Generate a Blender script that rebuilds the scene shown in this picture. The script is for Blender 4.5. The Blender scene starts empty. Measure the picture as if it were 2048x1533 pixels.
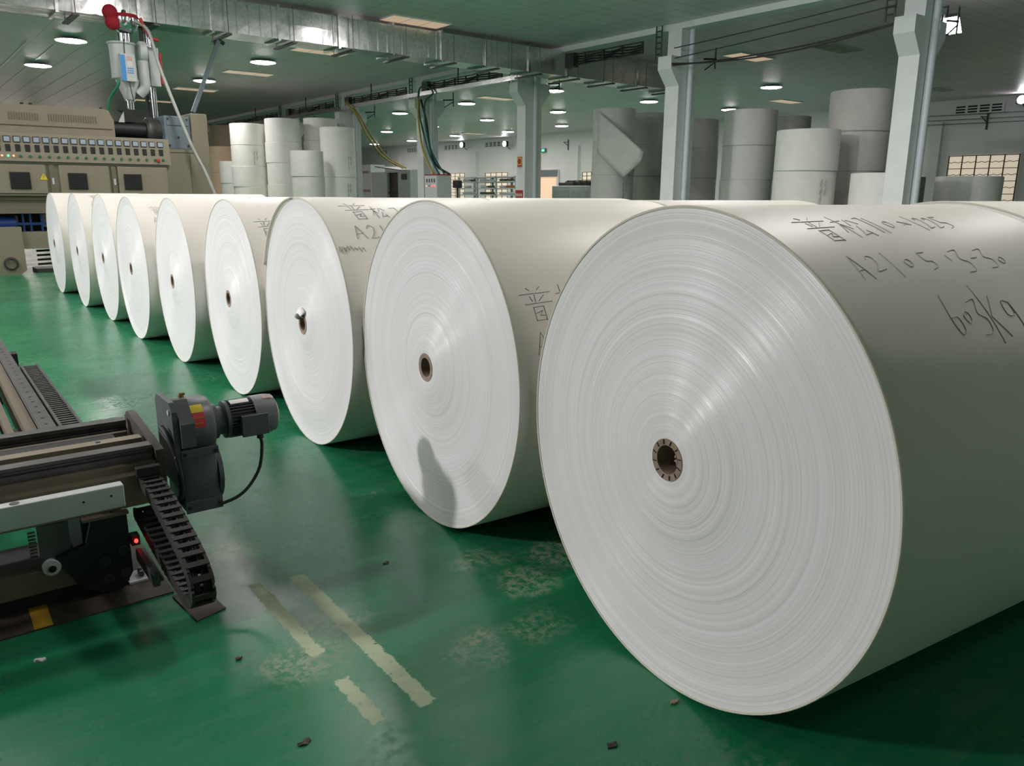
import bpy, math, random
from mathutils import Vector, Matrix
random.seed(7)
S = bpy.context.scene
COL = S.collection
PI = math.pi
# ------------------------------------------------------------------ camera
F, PITCH, ROLL, YAW, H = 1562.07, 0.23753, 0.0063554, 0.6723622, 1.26
_s, _c = math.sin(YAW), math.cos(YAW)
FW = Vector((_s*math.cos(PITCH), _c*math.cos(PITCH), -math.sin(PITCH)))
_rt = Vector((_c, -_s, 0)); _up = _rt.cross(FW)
RT = _rt*math.cos(ROLL)+_up*math.sin(ROLL)
UP = -_rt*math.sin(ROLL)+_up*math.cos(ROLL)
EYE = Vector((0, 0, H))
cd = bpy.data.cameras.new('camera'); cam = bpy.data.objects.new('camera', cd); COL.objects.link(cam)
cd.sensor_fit = 'HORIZONTAL'; cd.sensor_width = 36; cd.lens = F/2048*36; cd.clip_start = .05; cd.clip_end = 300
cam.matrix_world = Matrix(((RT.x, UP.x, -FW.x, 0), (RT.y, UP.y, -FW.y, 0), (RT.z, UP.z, -FW.z, H), (0, 0, 0, 1)))
S.camera = cam
def ray(px, py): return FW+RT*((px-1024)/F)-UP*((py-766.5)/F)
def gz(px, py, z):
    d = ray(px, py); return EYE+d*((z-H)/d.z)
def gx(px, py, x):
    d = ray(px, py); return EYE+d*(x/d.x)
def gy(px, py, y):
    d = ray(px, py); return EYE+d*(y/d.y)
# ------------------------------------------------------------------ materials
MATS = {}
def srgb(r, g, b):
    f = lambda c: (c/255/12.92) if c/255 <= .04045 else ((c/255+.055)/1.055)**2.4
    return (f(r), f(g), f(b), 1)
def mat(name, col, rough=.5, metal=0, noise=0, nscale=8, bump=0, bscale=40, emit=None, estr=0, spec=.5, aniso=0):
    m = bpy.data.materials.new(name); m.use_nodes = True
    nt = m.node_tree; b = nt.nodes['Principled BSDF']
    b.inputs['Base Color'].default_value = col; b.inputs['Roughness'].default_value = rough
    b.inputs['Metallic'].default_value = metal; b.inputs['Specular IOR Level'].default_value = spec
    if noise or bump: tc = nt.nodes.new('ShaderNodeTexCoord')
    if noise:
        n = nt.nodes.new('ShaderNodeTexNoise'); n.inputs['Scale'].default_value = nscale; n.inputs['Detail'].default_value = 6
        nt.links.new(tc.outputs['Object'], n.inputs['Vector'])
        r = nt.nodes.new('ShaderNodeMapRange'); r.inputs['From Min'].default_value = .3; r.inputs['From Max'].default_value = .7
        r.inputs['To Min'].default_value = 1-noise; r.inputs['To Max'].default_value = 1+noise*.6
        nt.links.new(n.outputs['Fac'], r.inputs['Value'])
        mx = nt.nodes.new('ShaderNodeVectorMath'); mx.operation = 'SCALE'; mx.inputs[0].default_value = col[:3]
        nt.links.new(r.outputs[0], mx.inputs['Scale']); nt.links.new(mx.outputs[0], b.inputs['Base Color'])
    if bump:
        n = nt.nodes.new('ShaderNodeTexNoise'); n.inputs['Scale'].default_value = bscale
        nt.links.new(tc.outputs['Object'], n.inputs['Vector'])
        bp = nt.nodes.new('ShaderNodeBump'); bp.inputs['Strength'].default_value = bump; bp.inputs['Distance'].default_value = .01
        nt.links.new(n.outputs['Fac'], bp.inputs['Height']); nt.links.new(bp.outputs[0], b.inputs['Normal'])
    if emit:
        b.inputs['Emission Color'].default_value = emit; b.inputs['Emission Strength'].default_value = estr
    if aniso: b.inputs['Anisotropic'].default_value = aniso
    MATS[name] = m
    return m
class NT:
    def __init__(s, m): s.t = m.node_tree; s.b = s.t.nodes['Principled BSDF']
    def n(s, k, **kw):
        x = s.t.nodes.new(k)
        for a, v in kw.items():
            if a.startswith('i_'): x.inputs[int(a[2:]) if a[2:].isdigit() else a[2:].replace('_', ' ')].default_value = v
            else: setattr(x, a, v)
        return x
    def l(s, a, b): s.t.links.new(a, b)
    def math(s, op, a, b=None, c=None):
        x = s.n('ShaderNodeMath', operation=op)
        for i, v in enumerate((a, b, c)):
            if v is None: continue
            if isinstance(v, (int, float)): x.inputs[i].default_value = v
            else: s.l(v, x.inputs[i])
        return x.outputs[0]
    def mix(s, f, a, b):
        x = s.n('ShaderNodeMix', data_type='RGBA')
        s.l(f, x.inputs[0]) if not isinstance(f, (int, float)) else setattr(x.inputs[0], 'default_value', f)
        for i, v in ((6, a), (7, b)):
            if isinstance(v, tuple): x.inputs[i].default_value = v
            else: s.l(v, x.inputs[i])
        return x.outputs[2]
    def noise(s, vec, scale, detail=4, rough=.55, dist=0):
        x = s.n('ShaderNodeTexNoise'); x.inputs['Scale'].default_value = scale; x.inputs['Detail'].default_value = detail
        x.inputs['Roughness'].default_value = rough; x.inputs['Distortion'].default_value = dist
        s.l(vec, x.inputs['Vector']); return x.outputs['Fac']
    def ramp(s, v, a, b):
        x = s.n('ShaderNodeMapRange'); x.inputs['From Min'].default_value = a; x.inputs['From Max'].default_value = b
        s.l(v, x.inputs['Value']); return x.outputs[0]

# floor -------------------------------------------------------------
def floor_material():
    m = mat('green_epoxy', (0.008, .15, .06, 1), .3, spec=.36); t = NT(m)
    g = t.n('ShaderNodeNewGeometry'); P = g.outputs['Position']
    sp = t.n('ShaderNodeSeparateXYZ'); t.l(P, sp.inputs[0]); X, Y = sp.outputs[0], sp.outputs[1]
    big = t.noise(P, .55, 3); mid = t.noise(P, 2.6, 6, .6)
    col = t.mix(t.ramp(big, .35, .68), (.006, .150, .056, 1), (.016, .190, .088, 1))
    col = t.mix(t.math('MULTIPLY', t.ramp(mid, .5, .75), .45), col, (.05, .18, .11, 1))
    # worn paint: speckled grey green patches
    fine = t.noise(P, 38, 8, .75); pat = t.noise(P, 1.7, 3, .5)
    worn = t.math('MULTIPLY', t.ramp(pat, .54, .66), t.ramp(fine, .5, .6))
    col = t.mix(t.math('MULTIPLY', worn, .55), col, (.16, .22, .14, 1))
    def spot(cx, cy, rx, ry, k):
        a = t.math('DIVIDE', t.math('SUBTRACT', X, cx), rx); b = t.math('DIVIDE', t.math('SUBTRACT', Y, cy), ry)
        d = t.math('ADD', t.math('MULTIPLY', a, a), t.math('MULTIPLY', b, b))
        d = t.math('ADD', d, t.math('MULTIPLY', t.math('SUBTRACT', mid, .5), 4.5)); f = t.ramp(d, 1.0, .2)
        return t.math('MULTIPLY', t.math('MULTIPLY', f, t.ramp(fine, .44, .58)), k)
    for q in ((1120, 1105), (960, 1115), (1040, 1165), (970, 1280), (1070, 1260), (660, 1245), (450, 1110), (640, 1320)):
        w = gz(q[0], q[1], 0)
        col = t.mix(spot(w.x, w.y, .15, .13, 1), col, (.25, .31, .20, 1))
    # two worn stripes
    wob = t.noise(P, 30, 8, .75)
    w2 = t.noise(P, 45, 4, .7)
    def stripe(x0, x1, sk, y0, y1):
        xs = t.math('ADD', X, t.math('MULTIPLY', t.math('SUBTRACT', Y, 1.5), sk))
        xs = t.math('ADD', xs, t.math('MULTIPLY', t.math('SUBTRACT', wob, .5), .045))
        ys = t.math('ADD', Y, t.math('MULTIPLY', t.math('SUBTRACT', wob, .5), .06))
        f = t.math('MULTIPLY', t.ramp(xs, x0, x0+.004), t.ramp(xs, x1, x1-.004))
        f = t.math('MULTIPLY', f, t.math('MULTIPLY', t.ramp(ys, y0, y0+.004), t.ramp(ys, y1, y1-.004)))
        return f
    st = t.math('MAXIMUM', stripe(.764, .811, -.016, 1.50, 1.72), stripe(.764, .811, -.016, 1.86, 2.375))
    sb = stripe(.893, .946, -.02, 1.485, 2.345)
    stm = t.math('MULTIPLY', t.math('MAXIMUM', st, sb), t.ramp(t.math('ADD', t.math('MULTIPLY', wob, .6), t.math('MULTIPLY', w2, .4)), .385, .43))
    col = t.mix(t.math('MULTIPLY', stm, .92), col, (.46, .52, .35, 1))
    # scuffs along the traffic direction, their pale colour also paints in reflection haze
    mp = t.n('ShaderNodeMapping'); mp.inputs['Scale'].default_value = (1.2, 9, 1); mp.inputs['Rotation'].default_value = (0, 0, .5); t.l(P, mp.inputs[0])
    scf_haze = t.noise(mp.outputs[0], 2.2, 5, .65)
    col = t.mix(t.math('MULTIPLY', t.ramp(scf_haze, .48, .75), .4), col, (.10, .21, .15, 1))
    t.l(col, t.b.inputs['Base Color'])
    rg = t.math('ADD', .18, t.math('MULTIPLY', mid, .18))
    rg = t.math('ADD', rg, t.math('MULTIPLY', t.math('MAXIMUM', worn, stm), .45))
    t.l(rg, t.b.inputs['Roughness'])
    bp = t.n('ShaderNodeBump'); bp.inputs['Strength'].default_value = .12; bp.inputs['Distance'].default_value = .004
    hh = t.math('ADD', t.math('MULTIPLY', t.noise(P, 6, 4), .8), t.math('MULTIPLY', t.noise(P, 60, 3), .25)); t.l(hh, bp.inputs['Height']); t.l(bp.outputs[0], t.b.inputs['Normal'])
    return m
M_FLOOR = floor_material()
def ceiling_material():
    m = mat('ceiling_panel', (.42, .47, .45, 1), .42, spec=.5); t = NT(m)
    g = t.n('ShaderNodeNewGeometry'); P = g.outputs['Position']
    sp = t.n('ShaderNodeSeparateXYZ'); t.l(P, sp.inputs[0]); X, Y = sp.outputs[0], sp.outputs[1]
    def line(c, per, w):
        fr = t.math('FRACT', t.math('DIVIDE', c, per)); return t.math('LESS_THAN', fr, w/per)
    ln = t.math('MAXIMUM', line(Y, .42, .016), t.math('MULTIPLY', line(X, 1.2, .02), .8))
    n = t.noise(P, .8, 4)
    col = t.mix(t.ramp(n, .3, .7), (.78, .65, .71, 1), (.84, .71, .77, 1))
    col = t.mix(t.math('MULTIPLY', ln, .8), col, (.30, .28, .29, 1))
    t.l(col, t.b.inputs['Base Color'])
    bp = t.n('ShaderNodeBump'); bp.inputs['Strength'].default_value = .35; bp.inputs['Distance'].default_value = .02
    t.l(t.math('ADD', t.math('MULTIPLY', t.noise(P, 1.4, 3), .7), t.math('MULTIPLY', ln, -.3)), bp.inputs['Height']); t.l(bp.outputs[0], t.b.inputs['Normal'])
    return m
M_CEIL = ceiling_material()
def face_material():
    m = mat('paper_edge', (.8, .8, .79, 1), .32, spec=1.0); t = NT(m)
    tc = t.n('ShaderNodeTexCoord'); sp = t.n('ShaderNodeSeparateXYZ'); t.l(tc.outputs['Object'], sp.inputs[0])
    r = t.math('SQRT', t.math('ADD', t.math('MULTIPLY', sp.outputs[1], sp.outputs[1]), t.math('MULTIPLY', sp.outputs[2], sp.outputs[2])))
    oi = t.n('ShaderNodeObjectInfo'); off = t.math('MULTIPLY', oi.outputs['Random'], 50)
    def n1(scale, det=3):
        x = t.n('ShaderNodeTexNoise', noise_dimensions='1D'); x.inputs['Scale'].default_value = scale; x.inputs['Detail'].default_value = det
        x.inputs['Roughness'].default_value = .65
        t.l(t.math('ADD', r, off), x.inputs['W']); return x.outputs['Fac']
    c = t.mix(t.ramp(n1(14, 5), .35, .7), (.80, .785, .795, 1), (.755, .74, .73, 1))
    c = t.mix(t.math('MULTIPLY', t.ramp(n1(190, 4), .5, .72), .55), c, (.58, .555, .53, 1))
    t.l(c, t.b.inputs['Base Color'])
    bp = t.n('ShaderNodeBump'); bp.inputs['Strength'].default_value = .22; bp.inputs['Distance'].default_value = .003
    t.l(t.math('ADD', n1(260, 3), t.math('MULTIPLY', n1(70, 2), .9)), bp.inputs['Height']); t.l(bp.outputs[0], t.b.inputs['Normal'])
    t.b.inputs['Anisotropic'].default_value = .85; t.b.inputs['Anisotropic Rotation'].default_value = .25
    tg = t.n('ShaderNodeTangent', direction_type='RADIAL', axis='X'); t.l(tg.outputs[0], t.b.inputs['Tangent'])
    return m
M_FACE = face_material()
M_WRAP = mat('paper_wrap', (.73, .70, .64, 1), .45, noise=.03, nscale=3, bump=.02, bscale=12)
M_WRAPEDGE = mat('paper_wrap_edge', (.58, .55, .46, 1), .6)
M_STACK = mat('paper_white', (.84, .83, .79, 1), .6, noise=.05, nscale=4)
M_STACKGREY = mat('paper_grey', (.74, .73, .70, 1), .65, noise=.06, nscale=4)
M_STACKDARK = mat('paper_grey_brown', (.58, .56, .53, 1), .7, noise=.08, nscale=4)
M_KRAFT = mat('paper_kraft', (.48, .37, .29, 1), .7, noise=.06, nscale=4)
M_KRAFTL = mat('paper_tan', (.80, .58, .40, 1), .7, noise=.06, nscale=4)
M_CORE = mat('cardboard', (.27, .20, .15, 1), .8, noise=.25, nscale=30)
M_COREIN = mat('cardboard_inner', (.16, .11, .08, 1), .8, noise=.3, nscale=20)
M_INKL = mat('faint_pencil', (.36, .355, .34, 1), .6)
M_INK = mat('pencil', (.10, .10, .11, 1), .6)
M_WALL = mat('wall_paint', (.82, .81, .81, 1), .7, noise=.04, nscale=1)
M_COLUMN = mat('column_paint', (.78, .79, .80, 1), .6, noise=.05, nscale=3)
M_BEIGE = mat('beige_enamel', (.26, .225, .165, 1), .45, noise=.06, nscale=5)
M_BEIGED = mat('beige_dark', (.16, .14, .10, 1), .5, noise=.08, nscale=5)
M_CREAM = mat('cream_enamel', (.15, .122, .08, 1), .45, noise=.12, nscale=14)
M_STEEL = mat('worn_steel', (.12, .117, .117, 1), .45, .6, noise=.25, nscale=14)
M_DSTEEL = mat('dark_steel', (.055, .053, .05, 1), .5, .3, noise=.2, nscale=14)
M_BLACK = mat('black_paint', (.008, .008, .009, 1), .55)
M_RUBBER = mat('black_plastic', (.018, .017, .017, 1), .55, noise=.2, nscale=20)
M_CHAIN = mat('dusty_plastic', (.026, .024, .022, 1), .7, noise=.35, nscale=30)
M_GREYENAMEL = mat('grey_enamel', (.085, .092, .103, 1), .42, noise=.15, nscale=14)
M_BLUEGREY = mat('blue_grey_enamel', (.16, .20, .235, 1), .45, noise=.08, nscale=6)
M_WHITE = mat('white_enamel', (.55, .58, .58, 1), .4, noise=.08, nscale=9)
M_SEAM = mat('seam_strip', (.8, .8, .8, 1), .4, .5)
M_PALE = mat('pale_grey_enamel', (.62, .66, .67, 1), .45, noise=.06, nscale=6)
M_CHROME = mat('polished_steel', (.62, .64, .66, 1), .14, 1)
def galv():
    m = mat('galvanised_sheet', (.50, .55, .56, 1), .26, .82); t = NT(m)
    tc = t.n('ShaderNodeTexCoord'); v = t.n('ShaderNodeTexVoronoi'); v.inputs['Scale'].default_value = 26; t.l(tc.outputs['Object'], v.inputs['Vector'])
    c = t.mix(t.noise(tc.outputs['Object'], 3, 4), (.52, .58, .60, 1), (.70, .75, .77, 1)); c = t.mix(.25, c, v.outputs['Color']); hs = t.n('ShaderNodeHueSaturation'); hs.inputs['Saturation'].default_value = .12; t.l(c, hs.inputs['Color'])
    t.l(hs.outputs[0], t.b.inputs['Base Color'])
    bp = t.n('ShaderNodeBump'); bp.inputs['Strength'].default_value = .5; bp.inputs['Distance'].default_value = .03
    t.l(t.noise(tc.outputs['Object'], 2.2, 2), bp.inputs['Height']); t.l(bp.outputs[0], t.b.inputs['Normal']); return m
M_GALV = galv()
M_RIB = mat('bright_galvanised', (.62, .66, .67, 1), .22, 1)
M_RED = mat('red_fabric', (.42, .012, .03, 1), .8, noise=.25, nscale=40, bump=.3, bscale=60)
M_REDP = mat('red_paint', (.45, .03, .03, 1), .5)
M_BLUE = mat('blue_label', (.05, .27, .62, 1), .5)
M_DBLUE = mat('blue_enamel', (.01, .06, .28, 1), .4)
M_LABEL = mat('paper_label', (.7, .68, .66, 1), .6)
M_YELLOW = mat('yellow_label', (.75, .55, .03, 1), .5)
M_YWIRE = mat('yellow_cable', (.42, .30, .06, 1), .5)
M_GWIRE = mat('green_cable', (.0, .10, .085, 1), .5)
M_HOSE = mat('milky_hose', (.36, .37, .34, 1), .35)
M_GLASSMETER = mat('meter_dial', (.36, .42, .50, 1), .3)
M_ORANGE = mat('orange_wrap', (.45, .13, .02, 1), .6); M_OLIVE = mat('olive_wrap', (.09, .10, .03, 1), .6)
M_SKY = mat('translucent_panel', (.55, .40, .28, 1), .5, emit=(1, .74, .52, 1), estr=.38)
M_SKYDIM = mat('dull_panel', (.45, .40, .34, 1), .6)
M_PAINTY = mat('yellow_paint', (.42, .24, .02, 1), .6, noise=.2, nscale=20)
M_LAMP = mat('lamp_diffuser', (1, 1, 1, 1), .5, emit=(1, .935, .91, 1), estr=86)
M_FLOOD = mat('flood_lens', (1, 1, 1, 1), .5, emit=(.95, .96, 1, 1), estr=30)
M_WINLIT = mat('lit_glass', (.8, .75, .6, 1), .4, emit=(1, .84, .66, 1), estr=.42)
M_WINGLOW = mat('added_glow_glass', (.8, .75, .7, 1), .4, emit=(1, .86, .78, 1), estr=3)
M_GREENLED = mat('green_led', (.02, .4, .1, 1), .4, emit=(.05, 1, .25, 1), estr=3)
M_GREENBTN = mat('green_button', (.02, .16, .08, 1), .4)
M_REDLED = mat('red_led', (.6, .0, .0, 1), .4, emit=(1, .03, .02, 1), estr=5)
M_ORLED = mat('orange_led', (.6, .2, .1, 1), .4, emit=(1, .35, .2, 1), estr=1.5)
M_DARKBAY = mat('dark_recess', (.03, .03, .03, 1), .8)
M_RUSTP = mat('rusty_plate', (.065, .05, .04, 1), .6, noise=.3, nscale=18)
# ------------------------------------------------------------------ mesh builder
class MB:
    def __init__(s, T=None): s.v = []; s.f = []; s.T = T
    def add(s, vs, fs):
        b = len(s.v)
        s.v += [(s.T @ Vector(p)) if s.T else Vector(p) for p in vs]; s.f += [[b+i for i in f] for f in fs]; return s
    def box(s, x0, x1, y0, y1, z0, z1, bev=0):
        if x0 > x1: x0, x1 = x1, x0
        if y0 > y1: y0, y1 = y1, y0
        if z0 > z1: z0, z1 = z1, z0
        if not bev:
            return s.add([(x0, y0, z0), (x1, y0, z0), (x1, y1, z0), (x0, y1, z0), (x0, y0, z1), (x1, y0, z1), (x1, y1, z1), (x0, y1, z1)],
                         [(3, 2, 1, 0), (4, 5, 6, 7), (0, 1, 5, 4), (1, 2, 6, 5), (2, 3, 7, 6), (3, 0, 4, 7)])
        import bmesh
        bm = bmesh.new(); bmesh.ops.create_cube(bm, size=1)
        for v in bm.verts: v.co = Vector(((x0+x1)/2+v.co.x*(x1-x0), (y0+y1)/2+v.co.y*(y1-y0), (z0+z1)/2+v.co.z*(z1-z0)))
        bmesh.ops.bevel(bm, geom=bm.edges[:], offset=bev, segments=2, affect='EDGES', profile=.5)
        bm.verts.index_update(); s.add([v.co.copy() for v in bm.verts], [[v.index for v in f.verts] for f in bm.faces]); bm.free(); return s
    def prism(s, poly, a0, a1, axis='y'):
        # poly in the two other axes, in order: x->(y,z)  y->(x,z)  z->(x,y)
        def P(u, v, a): return {'x': (a, u, v), 'y': (u, a, v), 'z': (u, v, a)}[axis]
        n = len(poly)
        return s.add([P(u, v, a0) for u, v in poly]+[P(u, v, a1) for u, v in poly],
                     [list(range(n))[::-1], list(range(n, 2*n))]+[(i, (i+1) % n, n+(i+1) % n, n+i) for i in range(n)])
    def tube(s, pts, r, n=8, caps=True, r1=None):
        pts = [Vector(p) for p in pts]; vs = []; fs = []; m = len(pts); ref = None
        for i, p in enumerate(pts):
            d = (pts[min(i+1, m-1)]-pts[max(i-1, 0)]).normalized()
            if ref is None:
                ref = d.orthogonal().normalized()
            ref = (ref-d*ref.dot(d))
            if ref.length < 1e-6: ref = d.orthogonal()
            ref.normalize(); q = d.cross(ref)
            rr = r if r1 is None else r+(r1-r)*i/(m-1)
            vs += [p+(ref*math.cos(2*PI*k/n)+q*math.sin(2*PI*k/n))*rr for k in range(n)]
        for i in range(m-1):
            for k in range(n): fs.append((i*n+k, i*n+(k+1) % n, (i+1)*n+(k+1) % n, (i+1)*n+k))
        if caps: fs += [list(range(n))[::-1], list(range((m-1)*n, m*n))]
        return s.add(vs, fs)
    def lathe(s, prof, o=(0, 0, 0), axis='z', n=48, cap0=True, cap1=True):
        # prof: list of (r, a)
        o = Vector(o); vs = []; fs = []
        for r, a in prof:
            for k in range(n):
                c, d = r*math.cos(2*PI*k/n), r*math.sin(2*PI*k/n)
                vs.append(o+Vector({'z': (c, d, a), 'x': (a, c, d), 'y': (d, a, c)}[axis]))
        for i in range(len(prof)-1):
            for k in range(n): fs.append((i*n+k, i*n+(k+1) % n, (i+1)*n+(k+1) % n, (i+1)*n+k))
        if cap0: fs.append(list(range(n))[::-1])
        if cap1: fs.append(list(range((len(prof)-1)*n, len(prof)*n)))
        return s.add(vs, fs)
    def sphere(s, c, rx, ry, rz, n=16, m=10):
        prof = []; vs = []; fs = []
        for j in range(m+1):
            a = PI*j/m
            for k in range(n): vs.append((c[0]+rx*math.sin(a)*math.cos(2*PI*k/n), c[1]+ry*math.sin(a)*math.sin(2*PI*k/n), c[2]-rz*math.cos(a)))
        for j in range(m):
            for k in range(n): fs.append((j*n+k, j*n+(k+1) % n, (j+1)*n+(k+1) % n, (j+1)*n+k))
        return s.add(vs, fs)
    def build(s, name, m, parent=None, smooth=None, local=False, fix=True):
        me = bpy.data.meshes.new(name)
        off = Vector((0, 0, 0))
        if parent is not None and not local: off = world_loc(parent)
        me.from_pydata([v-off for v in s.v], [], s.f); me.validate()
        if fix:
            import bmesh
            bm = bmesh.new(); bm.from_mesh(me); bmesh.ops.recalc_face_normals(bm, faces=bm.faces); bm.to_mesh(me); bm.free()
        me.materials.append(m)
        o = bpy.data.objects.new(name, me); COL.objects.link(o)
        if parent is not None: o.parent = parent
        if smooth is not None:
            for p in me.polygons: p.use_smooth = True
            me.set_sharp_from_angle(angle=math.radians(smooth))
        return o
def world_loc(o):
    l = Vector((0, 0, 0))
    while o is not None: l += o.location; o = o.parent
    return l
def tag(o, label, cat, group=None):
    o['label'] = label; o['category'] = cat
    if len(label.split()) > 16: print('LONG', label)
    if group: o['group'] = group
    return o
def thing(name, label, cat, loc=(0, 0, 0), group=None):
    o = bpy.data.objects.new(name, None); o.empty_display_size = .1; COL.objects.link(o); o.location = loc
    return tag(o, label, cat, group)
def struct(name, mb, m, parent=None, smooth=None):
    o = mb.build(name, m, parent, smooth); o['kind'] = 'structure'; return o
def rebase(o):
    "move a single-mesh thing's origin to the bottom centre of its mesh"
    vs = o.data.vertices; lo = [min(v.co[i] for v in vs) for i in range(3)]; hi = [max(v.co[i] for v in vs) for i in range(3)]
    c = Vector(((lo[0]+hi[0])/2, (lo[1]+hi[1])/2, lo[2]))
    for v in vs: v.co -= c
    o.location = c; return o
def dup(o, parent=None):
    c = o.copy(); COL.objects.link(c)
    if parent is not None: c.parent = parent
    for ch in list(o.children): dup(ch, c)
    return c
def bez(p0, p1, p2, p3, n=16):
    p0, p1, p2, p3 = map(Vector, (p0, p1, p2, p3)); r = []
    for i in range(n+1):
        t = i/n; r.append(p0*(1-t)**3+p1*3*t*(1-t)**2+p2*3*t*t*(1-t)+p3*t**3)
    return r
def smoothpath(pts, n=6):
    P = [Vector(p) for p in pts]; out = []
    for i in range(len(P)-1):
        a, b, c, d = P[max(i-1, 0)], P[i], P[i+1], P[min(i+2, len(P)-1)]
        for k in range(n):
            t = k/n; out.append(.5*((2*b)+(c-a)*t+(2*a-5*b+4*c-d)*t*t+(3*b-a-3*c+d)*t**3))
    return out+[P[-1]]
# ------------------------------------------------------------------ setting
CEIL = 4.9; WX = 33.3; CX = 14.18
X0, X1, Y0, Y1 = -9.0, WX, -7.0, 64.0
struct('floor', MB().add([(X0-.2, Y0-.2, 0), (X1+.2, Y0-.2, 0), (X1+.2, Y1+.2, 0), (X0-.2, Y1+.2, 0)], [(0, 1, 2, 3)]), M_FLOOR)
struct('ceiling', MB().box(X0-.2, X1+.2, Y0-.2, Y1+.2, CEIL, CEIL+.1), M_CEIL)
struct('wall_right', MB().box(X1, X1+.2, Y0-.2, Y1+.2, 0, CEIL), M_WALL)
struct('wall_left', MB().box(X0-.2, X0, Y0-.2, Y1+.2, 0, CEIL), M_WALL)
struct('wall_far', MB().box(X0, X1, Y1, Y1+.2, 0, CEIL), M_WALL)
struct('wall_near', MB().box(X0, X1, Y0-.2, Y0, 0, CEIL), M_WALL)
struct('trim_1', MB().box(CX+.02, CX+.36, Y0+.05, Y1-.05, CEIL-.13, CEIL-.002), M_COLUMN)
for k in range(12):
    x = -.2+k*.62
    struct('trim_%d' % (20+k), MB().box(x-.010, x+.010, 24, 60, CEIL-.010, CEIL-.0005), M_SEAM)
# pilasters on the right wall (in line with the columns)
for k, yy in enumerate((1.9, 7.0, 12.2, 17.4, 22.6, 27.8, 33.0, 38.2, 43.4, 48.6, 53.8)):
    if abs(yy-12.2) < .1 or abs(yy-17.4) < .1 or yy > 20:
        struct('trim_%d' % (k+2), MB().box(WX-.16, WX-.001, yy+2.7-.22, yy+2.7+.22, 0, 4.1), M_WALL)
# ------------------------------------------------------------------ columns
col_y = [(6.80, 7.16), (12.0, 12.38), (17.30, 17.66), (22.52, 22.90), (27.82, 28.20), (33.2, 33.6)]
col_lab = ['pale blue concrete column nearest the camera, behind the big front roll at right',
           'pale blue concrete column with corbels both sides where the duct passes behind',
           'pale column carrying the red and yellow warning sign',
           'pale column behind the control box with the yellow and green cables',
           'pale column behind the stacked white rolls where the yellow cable starts',
           'farthest pale column, above the tall stacks of white rolls at left']
M_PIPE = mat('pipe_paint', (.60, .65, .70, 1), .45)
for i, ((ya, yb), lb) in enumerate(zip(col_y, col_lab)):
    t = thing('support_column', lb, 'column', (CX+.29, (ya+yb)/2, 0), 'columns')
    a, b = CX, CX+.58
    poly = [(a, 0), (b, 0), (b, 3.60), (b+.28, 3.93), (b+.28, 4.2), (b-.04, 4.2), (b-.04, CEIL-.132), (a+.02, CEIL-.132), (a+.02, 4.2), (a-.28, 4.2), (a-.28, 3.93), (a, 3.60)]
    MB().prism(poly, ya, yb, 'y').build('shaft', M_COLUMN, t)
    MB().tube([(a+.30, ya-.07, 0), (a+.30, ya-.07, CEIL-.02)], .065, 14).build('downpipe', M_PIPE, t, 40)
    bk = MB()
    bk.tube([(b+.2, ya-.03, 4.22), (b+.62, ya-.03, 4.26)], .022, 6); bk.tube([(b+.25, ya-.03, 4.0), (b+.6, ya-.03, 4.2)], .015, 6); bk.tube([(b+.6, ya-.03, 4.05), (b+.6, ya-.03, 4.5)], .018, 6)
    bk.build('bracket', M_DSTEEL, t)
    if i < 6:
        lf = MB()
        xx = a-.06
        for s_ in (0, .16): lf.tube([(xx, yb+.12+s_, 4.2), (xx, yb+.12+s_, CEIL-.01)], .018, 6)
        for z in (4.3, 4.42, 4.54, 4.66, 4.78): lf.tube([(xx, yb+.12, z), (xx, yb+.28, z)], .014, 6)
        lf.build('cable_riser', M_DSTEEL, t)
# wall signs on the third column
def plate(mb, p, q, x, d=.006): return mb.box(x-d, x, min(p.y, q.y), max(p.y, q.y), min(p.z, q.z), max(p.z, q.z))
p, q = gx(1035.3, 314, CX), gx(1044.2, 335.5, CX)
t = thing('warning_sign', 'red framed warning sign with yellow disc on the pale column', 'sign', (CX-.004, (p.y+q.y)/2, q.z))
plate(MB(), p, q, CX-.001).build('board', M_REDP, t)
a, b = gx(1036.3, 316, CX), gx(1043.2, 330, CX)
plate(MB(), a, b, CX-.0075, .003).build('white_panel', M_LABEL, t)
c = (a+b)/2
MB().lathe([(.105, -.004), (.105, 0)], (CX-.011, c.y, c.z), 'x', 24).build('yellow_disc', M_YELLOW, t)
MB().lathe([(.078, -.004), (.078, 0)], (CX-.0155, c.y, c.z), 'x', 24).build('symbol', M_REDP, t)
mb = MB()
for k in range(3): mb.box(CX-.012, CX-.008, c.y-.09+k*.065, c.y-.05+k*.065, b.z-.10, b.z-.05)
mb.build('lettering', M_LABEL, t)
p, q = gx(1031.5, 380.5, CX), gx(1046, 390, CX)
t = thing('red_notice', 'small red notice with white lettering low on the pale column', 'sign', (CX-.004, (p.y+q.y)/2, q.z-.15))
q = Vector((q.x, q.y, q.z-.15)); plate(MB(), p, q, CX-.001).build('board', M_REDP, t)
mb = MB()
for k in range(4): mb.box(CX-.011, CX-.0075, q.y+.04+k*.075, q.y+.085+k*.075, p.z-.17, p.z-.09)
mb.build('lettering', M_LABEL, t)
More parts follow.
